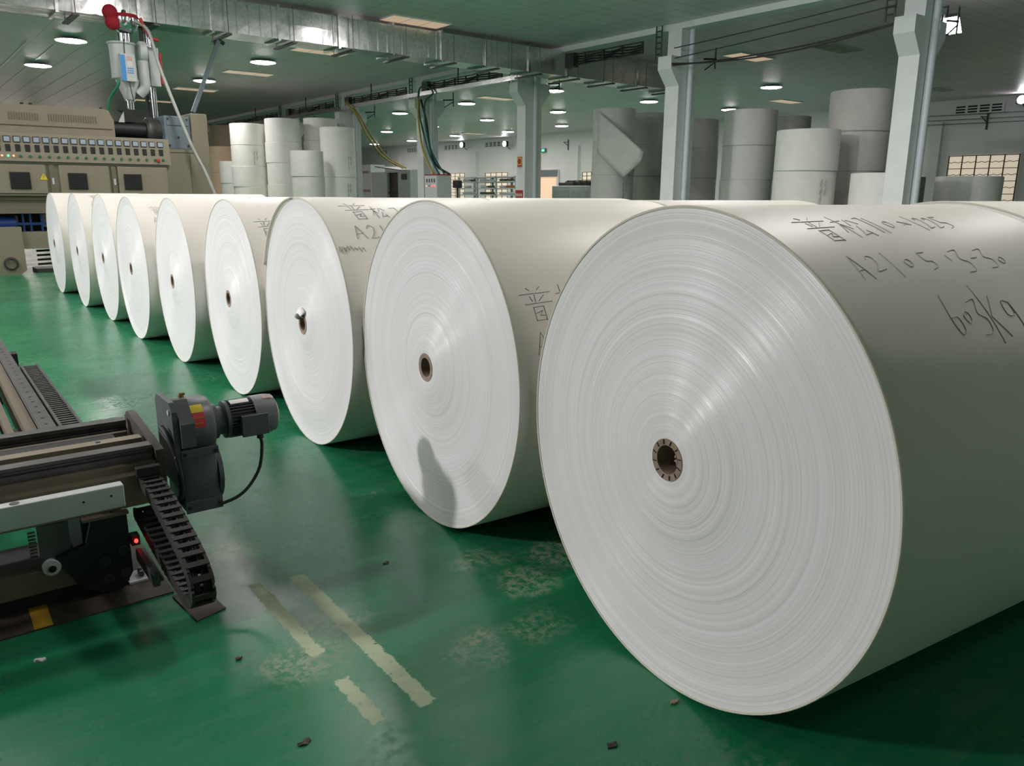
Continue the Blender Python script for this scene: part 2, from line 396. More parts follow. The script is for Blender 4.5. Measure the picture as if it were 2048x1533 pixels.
# ------------------------------------------------------------------ ceiling lamps and skylights
lamp0 = thing('ceiling_lamp', 'x', 'lamp', (0, 0, CEIL), 'round ceiling lamps')
MB().lathe([(.05, 0), (.16, -.002), (.36, -.05), (.37, -.065), (.345, -.065)], (0, 0, 0), 'z', 28).build('housing', M_WHITE, lamp0, 40, local=True)
MB().lathe([(.34, -.066), (.27, -.082), (.12, -.092), (.02, -.094)], (0, 0, 0), 'z', 28).build('diffuser', M_LAMP, lamp0, 40, local=True)
lamp_spots = [((19.5, 22.2), 'bright round ceiling lamp right beside the pale column with the warning sign, under the duct'),
 ((19.5, 27.6), 'bright round ceiling lamp between the cable column and the warning sign column'),
 ((19.5, 32.9), 'bright round ceiling lamp just left of the cable column'),
 ((24.4, 16.6), 'bright round ceiling lamp over the right hand stacks, nearest of the right bay'),
 ((24.5, 22.2), 'bright round ceiling lamp at left edge of the duct column, above the torn roll stack'),
 ((24.5, 27.6), 'bright round ceiling lamp right of the sign column, in the middle of three in line'),
 ((24.5, 32.9), 'bright round ceiling lamp left of the sign column, third from the duct'),
 ((24.6, 38.1), 'bright round ceiling lamp seen over the right edge of the cable column'),
 ((24.6, 43.1), 'far round ceiling lamp above the yellow cable'),
 ((29.3, 21.9), 'bright round ceiling lamp seen just over the tall right stack'),
 ((29.5, 32.9), 'bright round ceiling lamp right of the sign column, lowest of three in line'),
 ((29.9, 38.1), 'far round ceiling lamp at left edge of the sign column, above the wall floodlights'),
 ((29.5, 43.0), 'far round ceiling lamp above the wall vents, right of the cable column'),
 ((30.0, 49.1), 'far round ceiling lamp left of the cable column, lower one'),
 ((30.0, 54.5), 'farthest round ceiling lamp, beside the hanging yellow cable'),
 ((4.3, 22.8), 'bright ceiling lamp left of the vacuum hopper, nearer one'),
 ((4.3, 27.8), 'bright ceiling lamp left of the vacuum hopper, farther one'),
 ((9.15, 22.9), 'bright ceiling lamp under the duct between the two skylight strips'),
 ((9.1, 27.9), 'bright ceiling lamp crossed by the diagonal strut')]
hid = [((4.3, 2.0), 0), ((9.15, -3.2), 0), ((9.15, 2.0), 0), ((-.55, 7.2), 0), ((-.55, 12.4), 0), ((4.3, 7.2), 0), ((4.3, 12.4), 0), ((9.15, 7.2), 0), ((9.15, 12.4), 0), ((9.15, 17.6), 0), ((-5.4, 7.2), 0), ((-5.4, 12.4), 0), ((-.55, 22.8), 0)]
first = True
for (x, y), lb in lamp_spots+[(h[0], 'round ceiling lamp of the near bay above the picture') for h in hid]:
    o = lamp0 if first else dup(lamp0)
    first = False; o.location = (x, y, CEIL-.001); o['label'] = lb
sk_lab = [((757, 36), (905, 48), 'beige skylight panel in the ceiling above the middle of the duct'),
          ((580, 97), (700, 107), 'beige skylight panel just under the dented duct section'),
          ((443, 143), (550, 148), 'beige skylight panel left of the ceiling lamp, above the white stacks'),
          ((345, 177), (437, 180), 'beige skylight panel crossed by the diagonal strut'),
          ((268, 199), (345, 203), 'narrow beige skylight panel right of the hopper, far off'),
          ((1450, 108), (1545, 118), 'beige skylight panel right of the duct column crossed by a wire'),
          ((1660, 96), (1690, 95), 'dim skylight panel left of the nearest column'),
          ((1545, 202), (1600, 203), 'skylight panel low above the two tall grey stacks'),
          ((1868, 178), (1893, 177), 'skylight panel right of the nearest column'),
          ((968, 194), (1015, 198), 'skylight panel between cable column and sign column'),
          ((925, 266), (970, 268), 'far skylight strip above the wall vents')]
for a, b, lb in sk_lab:
    p, q = gz(a[0], a[1], CEIL), gz(b[0], b[1], CEIL); c = (p+q)/2
    w = 1.45 if c.x < 12 else 1.5
    t = thing('skylight_panel', lb, 'skylight', (c.x, c.y, CEIL-.03), 'skylight panels')
    for k in (-1, 0, 1): MB().box(c.x+k*w/3-w/6+.008, c.x+k*w/3+w/6-.008, c.y-.3, c.y+.3, CEIL-.022, CEIL-.001).build('pane', M_SKYDIM if 'dim' in lb or 'nearest column' in lb else M_SKY, t)
    mb = MB()
    for yy in (-.31, .30): mb.box(c.x-w/2, c.x+w/2, c.y+yy, c.y+yy+.012, CEIL-.03, CEIL-.001)
    for k in (-1.5, -.5, .5, 1.5): mb.box(c.x+k*w/3-.006, c.x+k*w/3+.006, c.y-.3, c.y+.3, CEIL-.026, CEIL-.001)
    mb.build('frame', M_WALL, t)
# ------------------------------------------------------------------ right wall: windows, door, vents, floodlights
def wall_window(n, l, r, ztop, zbot, cols, rows, blank=False):
    ya, yb = gx(r[0], r[1], WX).y, gx(l[0], l[1], WX).y
    o = struct('window_%d' % n, MB().box(WX-.03, WX-.004, ya, yb, zbot, ztop), M_WINLIT)
    fr = MB()
    for k in range(cols+1):
        y = ya+(yb-ya)*k/cols; fr.box(WX-.06, WX-.032, y-.018, y+.018, zbot-.02, ztop+.02)
    for k in range(rows+1):
        z = zbot+(ztop-zbot)*k/rows
        if k % 2: 
            fr.tube([(WX-.05, ya+(yb-ya)*j/40, z+.02*math.sin(j*1.6)) for j in range(41)], .012, 5)
        else: fr.box(WX-.058, WX-.034, ya, yb, z-.012, z+.012)
    struct('window_frame', fr, M_RUSTP, o)
wall_window(1, (1900, 312), (2041, 310), gx(1970, 311, WX).z, .9, 5, 8)
wall_window(2, (893, 347), (930, 348), gx(910, 347, WX).z, .9, 4, 8)
wall_window(3, (972, 346), (1016, 347), gx(990, 346, WX).z, .9, 4, 8)
wall_window(4, (1166, 345), (1184, 346), gx(1170, 345, WX).z, .9, 2, 8)
wall_window(5, (820, 350), (842, 350), gx(830, 350, WX).z, .9, 3, 8)
for k in range(4):  # unseen glowing windows added on the end wall for a warm ceiling reflection
    x = -4+k*4.6
    o = struct('window_%d' % (6+k), MB().box(x, x+3.8, Y1-.03, Y1-.004, 1.0, 4.2), M_WINGLOW)
    struct('window_frame', MB().box(x-.1, x+3.9, Y1-.06, Y1-.031, .9, 1.0).box(x-.1, x+3.9, Y1-.06, Y1-.031, 4.2, 4.3).box(x+1.85, x+1.95, Y1-.06, Y1-.031, 1.0, 4.2), M_WALL, o)
ya, yb = gx(1115, 345, WX).y, gx(1079, 345, WX).y
zt = gx(1097, 340, WX).z
o = struct('door_1', MB().box(WX-.03, WX-.004, ya, yb, 0, zt), mat('warm_light', (.7, .55, .4, 1), .5, emit=(1, .62, .4, 1), estr=.55))
sh = MB()
zs = gx(1097, 354, WX).z
for k in range(8):
    z = zs+(zt-zs)*k/8; sh.box(WX-.14, WX-.04, ya-.15, yb+.15, z+.005, z+(zt-zs)/8)
struct('roller_shutter', sh, M_BLUEGREY, o)
struct('door_frame', MB().box(WX-.12, WX-.03, ya-.2, ya-.02, 0, zt).box(WX-.12, WX-.03, yb+.02, yb+.2, 0, zt), M_WALL, o)
for i, (l, r, lb) in enumerate([((1912, 213), (2010, 200), 'louvred wall vent of four sections high on the wall at far right'),
        ((890, 298), (917, 297), 'louvred wall vent behind the left wall floodlight'),
        ((971, 290), (1003, 290), 'louvred wall vent beside the right wall floodlight'),
        ((815, 302), (833, 301), 'small louvred wall vent at left edge of the cable column'),
        ((756, 306), (776, 305), 'small louvred wall vent beside the yellow cable')]):
    ya, yb = gx(r[0], r[1], WX).y, gx(l[0], l[1], WX).y
    z = 4.52; h = .30
    t = thing('wall_vent', lb, 'vent', (WX-.04, (ya+yb)/2, z-h/2), 'wall vents')
    MB().box(WX-.02, WX-.002, ya, yb, z-h/2, z+h/2).build('opening', M_BLACK, t)
    mb = MB()
    for k in range(5):
        y = ya+(yb-ya)*k/4; mb.box(WX-.07, WX-.021, y-.04, y+.04, z-h/2-.03, z+h/2+.03)
    for k in range(4):
        zz = z-h/2+h*k/3; mb.box(WX-.065, WX-.021, ya, yb, zz-.02, zz+.02)
    mb.build('louvre', M_WALL, t)
def flood(l, x, lb, s=1):
    p = gx(l[0], l[1], x)
    t = thing('wall_floodlight', lb, 'floodlight', (p.x, p.y, p.z), 'floodlights')
    MB().box(p.x-.12*s, p.x+.05, p.y-.2*s, p.y+.2*s, p.z-.15*s, p.z+.15*s, .02).build('housing', M_DSTEEL, t)
    MB().lathe([(.02, 0), (.15*s, 0), (.15*s, -.02), (.02, -.03)], (p.x-.121*s, p.y, p.z), 'x', 20).build('lens', M_FLOOD, t)
    MB().tube([(p.x+.02, p.y, p.z-.12*s), (min(p.x+.35, WX), p.y, p.z-.3*s)], .02, 6).build('arm', M_DSTEEL, t)
    return t
flood((926, 290), WX-.4, 'lit floodlight on the far wall left of the sign column, left one of two', 1.1)
flood((1012, 288), WX-.4, 'lit floodlight on the far wall beside the sign column, right one of two', 1.1)
flood((2046, 200), WX-.4, 'lit floodlight high on the wall at the right picture edge', .95)
p = gx(1087, 301, WX-.1)
t = thing('exit_sign', 'small green lit exit sign on the far wall right of the warning sign column', 'sign', p)
MB().box(WX-.14, WX-.002, p.y-.2, p.y+.2, p.z-.12, p.z+.12).build('case', M_BLUEGREY, t)
MB().box(WX-.15, WX-.141, p.y-.12, p.y+.12, p.z-.06, p.z+.06).build('green_panel', M_GREENLED, t)
# hanging floodlight at the nearest column
p = gx(1905, 52, CX+1.3)
t = thing('hanging_floodlight', 'glaring floodlight on a bracket at upper right beside the nearest column', 'floodlight', p, 'floodlights')
MB().prism([(p.x-.19, p.z-.12), (p.x+.19, p.z-.10), (p.x+.02, p.z+.13), (p.x-.10, p.z+.13)], p.y-.09, p.y+.09, 'y').build('lens', M_FLOOD, t)
MB().prism([(p.x-.11, p.z+.131), (p.x+.03, p.z+.131), (p.x+.01, p.z+.19), (p.x-.08, p.z+.19)], p.y-.1, p.y+.1, 'y').box(p.x-.19, p.x+.19, p.y+.091, p.y+.12, p.z-.12, p.z+.18).build('housing', M_DSTEEL, t)
MB().tube([(p.x-.03, p.y+.1, p.z+.17), (p.x+.06, p.y+.14, p.z+.36), (p.x-.7, p.y+.14, p.z+.16)], .018, 6).build('arm', M_DSTEEL, t)
# wall brackets
for l, lb in [((1975, 243), 'small dark wall bracket under the long vent at right'), ((1137, 290), 'dark bracket with insulators on the far wall between sign column and torn roll')]:
    p = gx(l[0], l[1], WX)
    mb = MB(); mb.box(WX-.04, WX-.002, p.y-.03, p.y+.03, p.z-.3, p.z+.3); mb.tube([(WX-.03, p.y, p.z-.05), (WX-.25, p.y+.12, p.z+.15)], .018, 6); mb.tube([(WX-.03, p.y, p.z+.16), (WX-.3, p.y+.15, p.z+.16)], .018, 6)
    rebase(tag(mb.build('wall_bracket', M_DSTEEL), lb, 'bracket'))
# ------------------------------------------------------------------ ventilation duct
DY0, DY1, DZ0, DZ1 = 15.8, 16.5, 4.2, 4.78
t = thing('ventilation_duct', 'galvanised rectangular air duct running across under the ceiling', 'duct', (9, 16.15, DZ0))
xs = [-1.0, .26, 1.54, 2.82, 4.10, 5.38, 6.67, 7.96, 9.23, 10.48, 11.71, 13.04, 14.31, 15.58, 16.88, 18.2]
for i in range(len(xs)-1):
    a, b = xs[i], xs[i+1]; rbs = 5 if i < 9 else 0
    vs = []; fs = []
    ring = []
    N = 10
    dent = random.uniform(-.02, .02)
    for k in range(N+1):
        x = a+(b-a)*k/N; bl = math.sin(PI*k/N)*dent
        vs += [(x, DY0+bl, DZ0), (x, DY0+bl*1.6, (DZ0+DZ1)/2), (x, DY0+bl, DZ1), (x, DY1, DZ1), (x, DY1, DZ0)]
    for k in range(N):
        for j in range(5): fs.append((k*5+j, k*5+(j+1) % 5, (k+1)*5+(j+1) % 5, (k+1)*5+j))
    mb = MB().add(vs, fs)
    sec = mb.build('duct_section', M_GALV, t)
    if rbs:
        rb = MB()
        for k in range(1, rbs+1):
            x = a+(b-a)*k/(rbs+.6); rb.prism([(x-.012, DY0+.02), (x, DY0-.026), (x+.012, DY0+.02)], DZ0+.01, DZ1-.01, 'z')
        ro = rb.build('rib', M_RIB, t)
    fl = MB()
    fl.box(b-.025, b+.025, DY0-.04, DY0, DZ0-.04, DZ1+.04); fl.box(b-.025, b+.025, DY0, DY1, DZ0-.04, DZ0); fl.box(b-.025, b+.025, DY0, DY1, DZ1, DZ1+.04)
    fl.build('flange', M_CHROME if i > 8 else M_GALV, t)
    hg = MB().box(b-.05+.25, b+.05+.25, DY0-.18, DY1+.1, DZ0-.075, DZ0-.045)
    for yy in (DY0-.14, DY1+.06): hg.tube([(b+.25, yy, DZ0-.06), (b+.25, yy, DZ1+.03)], .007, 5)
    hg.build('hanger', M_STEEL, t)
# steel post and strut under the duct
a = gy(316, 236, 15.35)
t = thing('duct_post', 'shiny round steel post standing behind the hopper under the duct', 'post', (4.27, 16.0, 0))
MB().tube([(4.27, 16.0, 0), (4.27, 16.0, 4.12)], .055, 16).build('tube', M_CHROME, t, 40)
MB().tube([(4.16, 16.0, 0), (4.16, 16.0, 4.12)], .035, 10).build('rear_tube', M_DSTEEL, t, 40)
MB().box(4.08, 4.38, 15.85, 16.15, 4.118, 4.123).build('top_plate', M_STEEL, t)
p, q = gy(437, 82, 15.9), Vector((4.80, 15.5, 2.68))
t = thing('diagonal_strut', 'slanting grey steel strut from the duct down to the beige machine', 'strut', q)
MB().tube([p, q], .05, 4).build('bar', M_BLUEGREY, t)
MB().tube([p+Vector((-.1, .0, -.04)), p+Vector((.03, 0, .0)), p+Vector((.1, 0, -.04))], .04, 8).build('end_clamp', M_DSTEEL, t)
# ------------------------------------------------------------------ cable tray, ladder, wires along the column line
TX = 13.75
t = thing('cable_tray', 'long bright steel cable channel fixed along the row of columns', 'cable tray', (TX, 25, 4.05))
for y0, y1 in ((16.7, 22.0), (22.0, 27.3), (27.3, 32.6), (32.6, 37.9), (37.9, 43)):
    MB().box(TX-.05, TX+.05, y0+.004, y1-.004, 4.205, 4.32).build('channel', M_STEEL if y0 > 22 else M_GALV, t)
for y in (19.9, 25.1, 30.4, 35.7): MB().tube([(TX+.02, y, 4.3), (TX+.02, y, CEIL-.002)], .02, 6).build('hanger_rod', M_DSTEEL, t)
t = thing('cable_ladder', 'dark cable ladder full of cables above the steel channel', 'cable ladder', (14.05, 25, 4.35))
for y0, y1 in ((13.0, 15.5), (18.2, 22.2), (23.3, 27.5), (28.6, 32.9), (34, 43)):
    s = MB()
    for z in (4.36, 4.60): s.box(CX-.14, CX-.11, y0, y1, z, z+.025)
    n = int((y1-y0)/.55)
    for k in range(n+1): s.box(CX-.145, CX-.105, y0+(y1-y0)*k/n-.02, y0+(y1-y0)*k/n+.02, 4.36, 4.625)
    s.build('ladder_rail', M_DSTEEL, t)
    cb = MB()
    for k in range(4):
        z = 4.40+.05*k; cb.tube([(CX-.12+.03*math.sin(j+k), y0+(y1-y0)*j/12, z+.015*math.sin(j*1.7+k)) for j in range(13)], .02, 5)
    cb.build('cable_bundle', M_RUBBER, t)
    MB().box(CX-.2, CX-.05, y1-.3, y1+.02, 4.33, 4.66).build('junction_box', M_DSTEEL, t)
def sagwire(a, b, sag, r, n=14): return [Vector(a).lerp(Vector(b), i/n)-Vector((0, 0, sag*4*(i/n)*(1-i/n))) for i in range(n+1)]
for i, (pa, pb, sag) in enumerate([((1400, 108), (1790, 10), .02), ((1395, 88), (1760, -5), .02), ((1412, 120), (1800, 45), .10), ((1400, 118), (1795, 48), .16)]):
    a, b = gx(*pa, CX-.18-.03*i), gx(*pb, CX-.18-.03*i); a.y = 12.0-.001*i; b.y = 7.2
    o = tag(MB().tube(sagwire(a, b, sag, .01), .011 if i < 2 else .017, 5).build('overhead_wire', M_RUBBER), ['thin dark wire strung between the two right hand columns, second from top', 'thin dark wire strung between the two right hand columns, topmost', 'sagging dark wire between the two right hand columns, upper of the sagging pair', 'sagging dark wire between the two right hand columns, lowest'][i], 'wire', 'wires between columns'); rebase(o)
for i, z in enumerate((4.05, 4.2, 4.38)):
    o = tag(MB().tube(sagwire((WX-.35, 6, z-.1), (WX-.35, 17, z), .05, .01), .012, 5).build('wall_wire', M_DSTEEL), 'thin wire running along the right wall, %s of three' % ('lowest', 'middle', 'topmost')[i], 'wire', 'wires along the right wall'); rebase(o)
# hanging wires near the duct
for i, (px, yt) in enumerate([(694, 16.6), (719, 16.6), (829, 16.6), (845, 16.62), (969, 15.75), (984, 15.76), (996, 15.75), (1024, 15.72)]):
    p = gy(px, 60, yt)
    zb = DZ1+.0
    o = tag(MB().tube([(p.x, yt, CEIL-.002), (p.x, yt, zb if i not in (4, 7) else DZ0-.05)], .006, 5).build('hanging_wire', M_STEEL), 'thin steel wire hanging from the ceiling to the duct', 'wire', 'wires hanging at the duct'); rebase(o)
# ------------------------------------------------------------------ paper rolls in the front row
R = .6188
ROLLS = [(1.471, 1.200, -.130), (1.564, 2.464, -.084), (1.613, 3.703, -.074), (1.671, 4.936, -.065), (1.675, 6.162, -.064), (1.668, 7.388, -.038), (1.705, 8.621, -.038), (1.695, 9.867, -.038), (1.713, 11.411, -.021)]
LEN = 1.02; RC = .054; RI = .037
def roll_face(seed):
    rnd = random.Random(seed); prof = []; n = 120
    w = [rnd.uniform(-1, 1) for _ in range(40)]
    off = 0; ph = rnd.uniform(0, 6)
    for i in range(n+1):
        f = i/n; r = RC+(R-.006-RC)*f
        lo = math.sin(f*6+ph)*.004+math.sin(f*15+ph*2)*.0008
        if rnd.random() < .10: off = rnd.uniform(-.0009, .0009)
        bulge = -.016*math.exp(-((f-.0)/.22)**2)
        x = lo+off+bulge+rnd.uniform(-.0004, .0004); e = max(0, min(1, (f-.9)/.1))
        prof.append((r, x*(1-e)-.0055*e+rnd.uniform(-.0003, .0003)*e))
    return prof
WRAP = MB().lathe([(R-.0062, -.006), (R-.001, -.007), (R, -.005), (R, LEN), (R-.004, LEN+.003), (.06, LEN+.003)], (0, 0, 0), 'x', 128, False, False)
SIDE_DONE = None
CHR = {
 'pu': [[(.28, 0), (.38, .09)], [(.72, -.02), (.6, .08)], [(0, .2), (1, .16)], [(.33, .26), (.38, .42)], [(.48, .22), (.47, .44)], [(.78, .24), (.58, .42)], [(.12, .5), (1, .45)], [(.36, .58), (.38, 1)], [(.36, .6), (.68, .57), (.7, 1)], [(.4, .78), (.62, .7), (.5, .84), (.66, .85)], [(.38, .98), (.7, .97)]],
 'song': [[(0, .3), (.46, .24)], [(.22, 0), (.24, 1)], [(.23, .35), (.0, .78)], [(.25, .4), (.44, .64)], [(.66, .18), (.54, .5)], [(.76, .2), (.98, .42)], [(.76, .5), (.56, .9), (.96, .82)], [(.86, .7), (1, .95)]],
 '7': [[(0, .05), (.8, 0), (1, 1)]], '1': [[(.4, 0), (.6, 1)]], '0': [[(.5, .25), (.15, .5), (.35, .95), (.75, .8), (.8, .4), (.5, .25)]],
 'x': [[(.1, .35), (.8, .8)], [(.8, .3), (.1, .85)]], '2': [[(.05, .25), (.3, 0), (.7, .15), (.6, .6), (.2, 1), (1, .9)]],
 '5': [[(.1, .0), (.25, .5), (.8, .55), (.9, .85), (.2, 1)], [(.2, .02), (.9, .0)]], 'A': [[(0, 1), (.3, 0), (1, 1)], [(.12, .65), (.75, .6)]],
 '3': [[(.05, .05), (.75, 0), (.4, .4), (.9, .6), (.8, .95), (.15, 1)]], '-': [[(.05, .5), (.9, .45)]],
 '6': [[(.3, 0), (.1, .6), (.35, 1), (.8, .9), (.75, .6), (.2, .6)]], 'k': [[(.1, -.1), (.25, 1.05)], [(.9, .15), (.3, .55), (.95, .95)]], 'g': [[(.8, .2), (.3, .15), (.2, .5), (.75, .5), (.8, .2), (.95, .9), (.5, 1.1)]],
 'zig': [[(i/14, .5+.5*(-1)**i*random.uniform(.3, 1)) for i in range(15)]],
}
def write(items, w=.0010):
    "items: (char, u0, s0, width, height) on the roll's skin; u along the roll, s down round it from the top"
    mb = MB()
    for ch, u0, s0, ww, hh in items:
        for st in CHR[ch]:
            pts = []
            if len(st) > 3 and ch not in ('zig', 'pu'): st = [tuple(v[:2]) for v in smoothpath([(q[0], q[1], 0) for q in st], 4)]
            for a, b in zip(st[:-1], st[1:]):
                n = 4
                for k in range(n): pts.append((a[0]+(b[0]-a[0])*k/n, a[1]+(b[1]-a[1])*k/n))
            pts.append(st[-1])
            P = []
            for x, y in pts:
                s_ = (s0+y*hh)/R; P.append((u0+x*ww, -(R+.0006)*math.sin(s_), (R+.0006)*math.cos(s_)))
            mb.tube(P, w, 4)
    return mb
TXT = {0: [('pu', .115, .185, .11, .115), ('song', .24, .178, .085, .112), ('7', .34, .187, .022, .085), ('1', .365, .19, .03, .085), ('0', .41, .2, .036, .05), ('x', .475, .2, .045, .045), ('1', .525, .182, .03, .085), ('2', .56, .195, .03, .06), ('2', .60, .195, .028, .06), ('5', .638, .19, .034, .07),
           ('A', .122, .355, .036, .072), ('2', .178, .358, .04, .048), ('1', .236, .349, .03, .08), ('0', .292, .366, .035, .036), ('5', .368, .356, .035, .056), ('1', .458, .37, .02, .02), ('3', .49, .354, .045, .074), ('-', .55, .375, .03, .02), ('3', .59, .355, .045, .065), ('0', .648, .38, .034, .03),
           ('6', .298, .483, .04, .098), ('0', .345, .52, .032, .04), ('3', .386, .503, .045, .086), ('k', .432, .478, .055, .13), ('g', .502, .50, .05, .10)],
       1: [('pu', .045, .605, .125, .115), ('song', .19, .60, .1, .11), ('7', .31, .61, .03, .09), ('1', .35, .61, .03, .09), ('0', .39, .63, .035, .05), ('A', .075, .755, .06, .075), ('2', .16, .76, .04, .06), ('1', .22, .75, .03, .08), ('0', .27, .77, .035, .04)],
       2: [('pu', .112, .187, .14, .165), ('song', .255, .225, .075, .12), ('7', .36, .245, .04, .12), ('1', .42, .24, .03, .12), ('A', .112, .40, .05, .085), ('2', .175, .40, .05, .085), ('1', .24, .40, .03, .09)],
       3: [('pu', .055, .375, .12, .15), ('song', .19, .38, .09, .13)],
       5: [('pu', .105, .318, .09, .11), ('A', .115, .46, .04, .07), ('2', .165, .46, .04, .07)],
       7: [('pu', .12, .16, .1, .13), ('A', .12, .32, .05, .09), ('2', .18, .32, .05, .08)]}
RL = ['huge white paper roll lying nearest the camera, 603kg written on its side', 'white paper roll lying second from the camera in the front row', 'white paper roll lying third from the camera, paper torn at its core',
      'white paper roll lying fourth from the camera, just behind the grey gearmotor', 'white paper roll lying fifth from the camera in the front row', 'white paper roll lying sixth from the camera, fourth from the far end of the row',
      'white paper roll lying third from the far end of the front row', 'white paper roll lying second from the far end of the front row', 'white paper roll lying at the far end of the front row by the beige machine']
wrap_proto = None
for i, (x, y, a) in enumerate(ROLLS):
    t = thing('paper_roll', RL[i], 'paper roll', (x, y, 0), 'paper rolls lying in the front row'); t.rotation_euler = (0, 0, a)
    if wrap_proto is None: w_ = wrap_proto = WRAP.build('outer_wrap', M_WRAP, t, 40, local=True)
    else: w_ = wrap_proto.copy(); COL.objects.link(w_); w_.parent = t
    SC = .985 if i in (3, 4, 5) else 1; Z = R*SC
    w_.location = (0, 0, Z); w_.scale = (1, SC, SC)
    f = MB().lathe(roll_face(20+i), (0, 0, 0), 'x', 128, False, False).build('wound_end', M_FACE, t, 30, local=True); f.location = (0, 0, Z); f.scale = (1, SC, SC); f['label'] = 'white wound paper end with fine concentric rings'
    rim = MB().lathe([(R-.0064, .004), (R-.0062, -.0075), (R-.0012, -.0085), (R+.0004, -.006)], (0, 0, 0), 'x', 128, False, False).build('rim', M_WRAPEDGE, t, 30, local=True); rim.location = (0, 0, Z); rim.scale = (1, SC, SC)
    core = MB()
    d0 = roll_face(20+i)[0][1]-.002
    core.lathe([(RC+.0005, d0+.02), (RC, d0), (RI, d0+.001), (RI-.001, d0+.03), (RI-.001, LEN-.02)], (0, 0, 0), 'x', 40, False, True)
    c_ = core.build('core', M_CORE, t, 30, local=True); c_.location = (0, 0, Z); c_['label'] = 'brown cardboard core tube'
    if i == 0:
        sl = MB()
        for k in range(12):
            ang = 2*PI*k/12+.2; sl.tube([(d0-.0012, RI*1.08*math.cos(ang), RI*1.08*math.sin(ang)), (d0-.0012, RC*.96*math.cos(ang+.05), RC*.96*math.sin(ang+.05))], .0013, 4)
        s_ = sl.build('core_slit', M_BLACK, c_, local=True)
        tn = MB()
        for ang, l in ((.55, .012), (.2, .016), (-.1, .008)):
            c, s = math.cos(ang), math.sin(ang); y_, z_ = -RI*c, RI*s
            tn.add([(d0, y_-.0, z_+.006), (d0, y_, z_-.006), (d0+.004, y_+l*c, z_-l*s), (d0+.012, y_, z_+.008), (d0+.012, y_, z_-.005)], [(0, 1, 2), (0, 2, 3), (1, 4, 2), (3, 2, 4), (0, 3, 4, 1)])
        tn.build('torn_edge', M_CORE, c_, local=True)
    if i == 2:
        g = []; fs = []
        n = 10
        for k in range(n+1):
            ang = math.radians(25+105*k/n)
            for rr, dx in ((RC*(.70+.06*math.sin(k*2.1)), -.016), (RC*1.0, -.022), (RC*1.55, -.0015)): g.append((d0+dx+.01*(rr < RC), rr*math.cos(ang), rr*math.sin(ang)))
        for k in range(n):
            for j in range(2): fs.append((k*3+j, k*3+j+1, k*3+j+4, k*3+j+3))
        tp = MB().add(g, fs).build('torn_paper', M_STACK, t, 60, local=True); tp.location = (0, 0, R); sm = tp.modifiers.new('thick', 'SOLIDIFY'); sm.thickness = .003
    if i == 2:
        # loose outer layer standing proud on the left shoulder, and a torn label strip on the skin
        g = []; fs = []
        n = 24
        for k in range(n+1):
            ang = math.radians(84-100*k/n*.6); rr = R+.004+.010*math.sin(PI*k/n)
            for dx in (-.02, .10): g.append((dx, rr*math.cos(ang), rr*math.sin(ang)))
        for k in range(n): fs.append((k*2, k*2+1, k*2+3, k*2+2))
        lp = MB().add(g, fs).build('loose_layer', M_WRAPEDGE, t, 60, local=True); lp.location = (0, 0, R); sm = lp.modifiers.new('thick', 'SOLIDIFY'); sm.thickness = .006
        z = write([('zig', .0, .52, .13, .045)], .0022).build('torn_tape', mat('olive_tape', (.52, .53, .40, 1), .6), t, local=True); z.location = (0, 0, R)
    if i in TXT:
        h = write(TXT[i]).build('handwriting', M_INKL if i == 0 else M_INK, t, local=True); h.location = (0, 0, Z); h.scale = (1, SC, SC); h['label'] = 'dark pencil handwriting'
# second row right behind
for i, (x, y, a) in enumerate(ROLLS):
    if i not in (0, 1, 2, 3, 4, 5, 7): continue
    yaw = a; k = LEN+.03
    t = thing('paper_roll', ['white paper roll in the second row, its top showing behind the huge nearest roll', 'white paper roll in the second row behind the second front roll', 'white paper roll in the second row behind the third front roll', 'white paper roll in the second row behind the fourth front roll', 'white paper roll in the second row behind the fifth front roll', 'white paper roll in the second row behind the sixth front roll', '', 'white paper roll in the second row behind the second roll from the far end'][i], 'paper roll', (x+math.cos(a)*k, y+math.sin(a)*k, 0), 'paper rolls lying in the second row'); t.rotation_euler = (0, 0, yaw)
    sc = 1.008 if i == 0 else .985 if i in (3, 4, 5) else 1
    w_ = wrap_proto.copy(); COL.objects.link(w_); w_.parent = t; w_.scale = (1, sc, sc); w_.location = (0, 0, R*sc)
    r_ = rim.copy(); COL.objects.link(r_); r_.parent = t; r_.scale = (1, sc, sc); r_.location = (0, 0, R*sc)
    f_ = f.copy(); COL.objects.link(f_); f_.parent = t; f_.scale = (1, sc, sc); f_.location = (0, 0, R*sc)
# ------------------------------------------------------------------ stacks of upright rolls
def az(px, y=300):
    d = ray(px, y); return math.atan2(d.x, d.y)
def stack_pos(l, r, D):
    a, b = az(l), az(r); d = D/2/math.sin((b-a)/2); m = (a+b)/2; return d*math.sin(m), d*math.cos(m)
_cache = {}
def upright(x, y, z, D, h, m, name='paper_roll', label='', group=''):
    key = (round(D, 2), round(h, 2), m.name)
    b = .012
    if key not in _cache:
        me = MB().lathe([(.05, .25*h), (.05, 0), (D/2-b, 0), (D/2, b), (D/2, h-b), (D/2-b, h), (.05, h), (.05, .75*h)], (0, 0, 0), 'z', 48, True, True).build(name, m, None, 35)
        _cache[key] = me; o = me
    else:
        o = _cache[key].copy(); COL.objects.link(o)
    o.location = (x, y, z); tag(o, label, 'paper roll', group); return o
ORD = {1: ['only'], 2: ['top', 'lower'], 3: ['top', 'middle', 'bottom'], 4: ['topmost', 'second from top', 'third from top', 'bottom'], 5: ['topmost', 'second from top', 'third from top', 'fourth from top', 'bottom']}
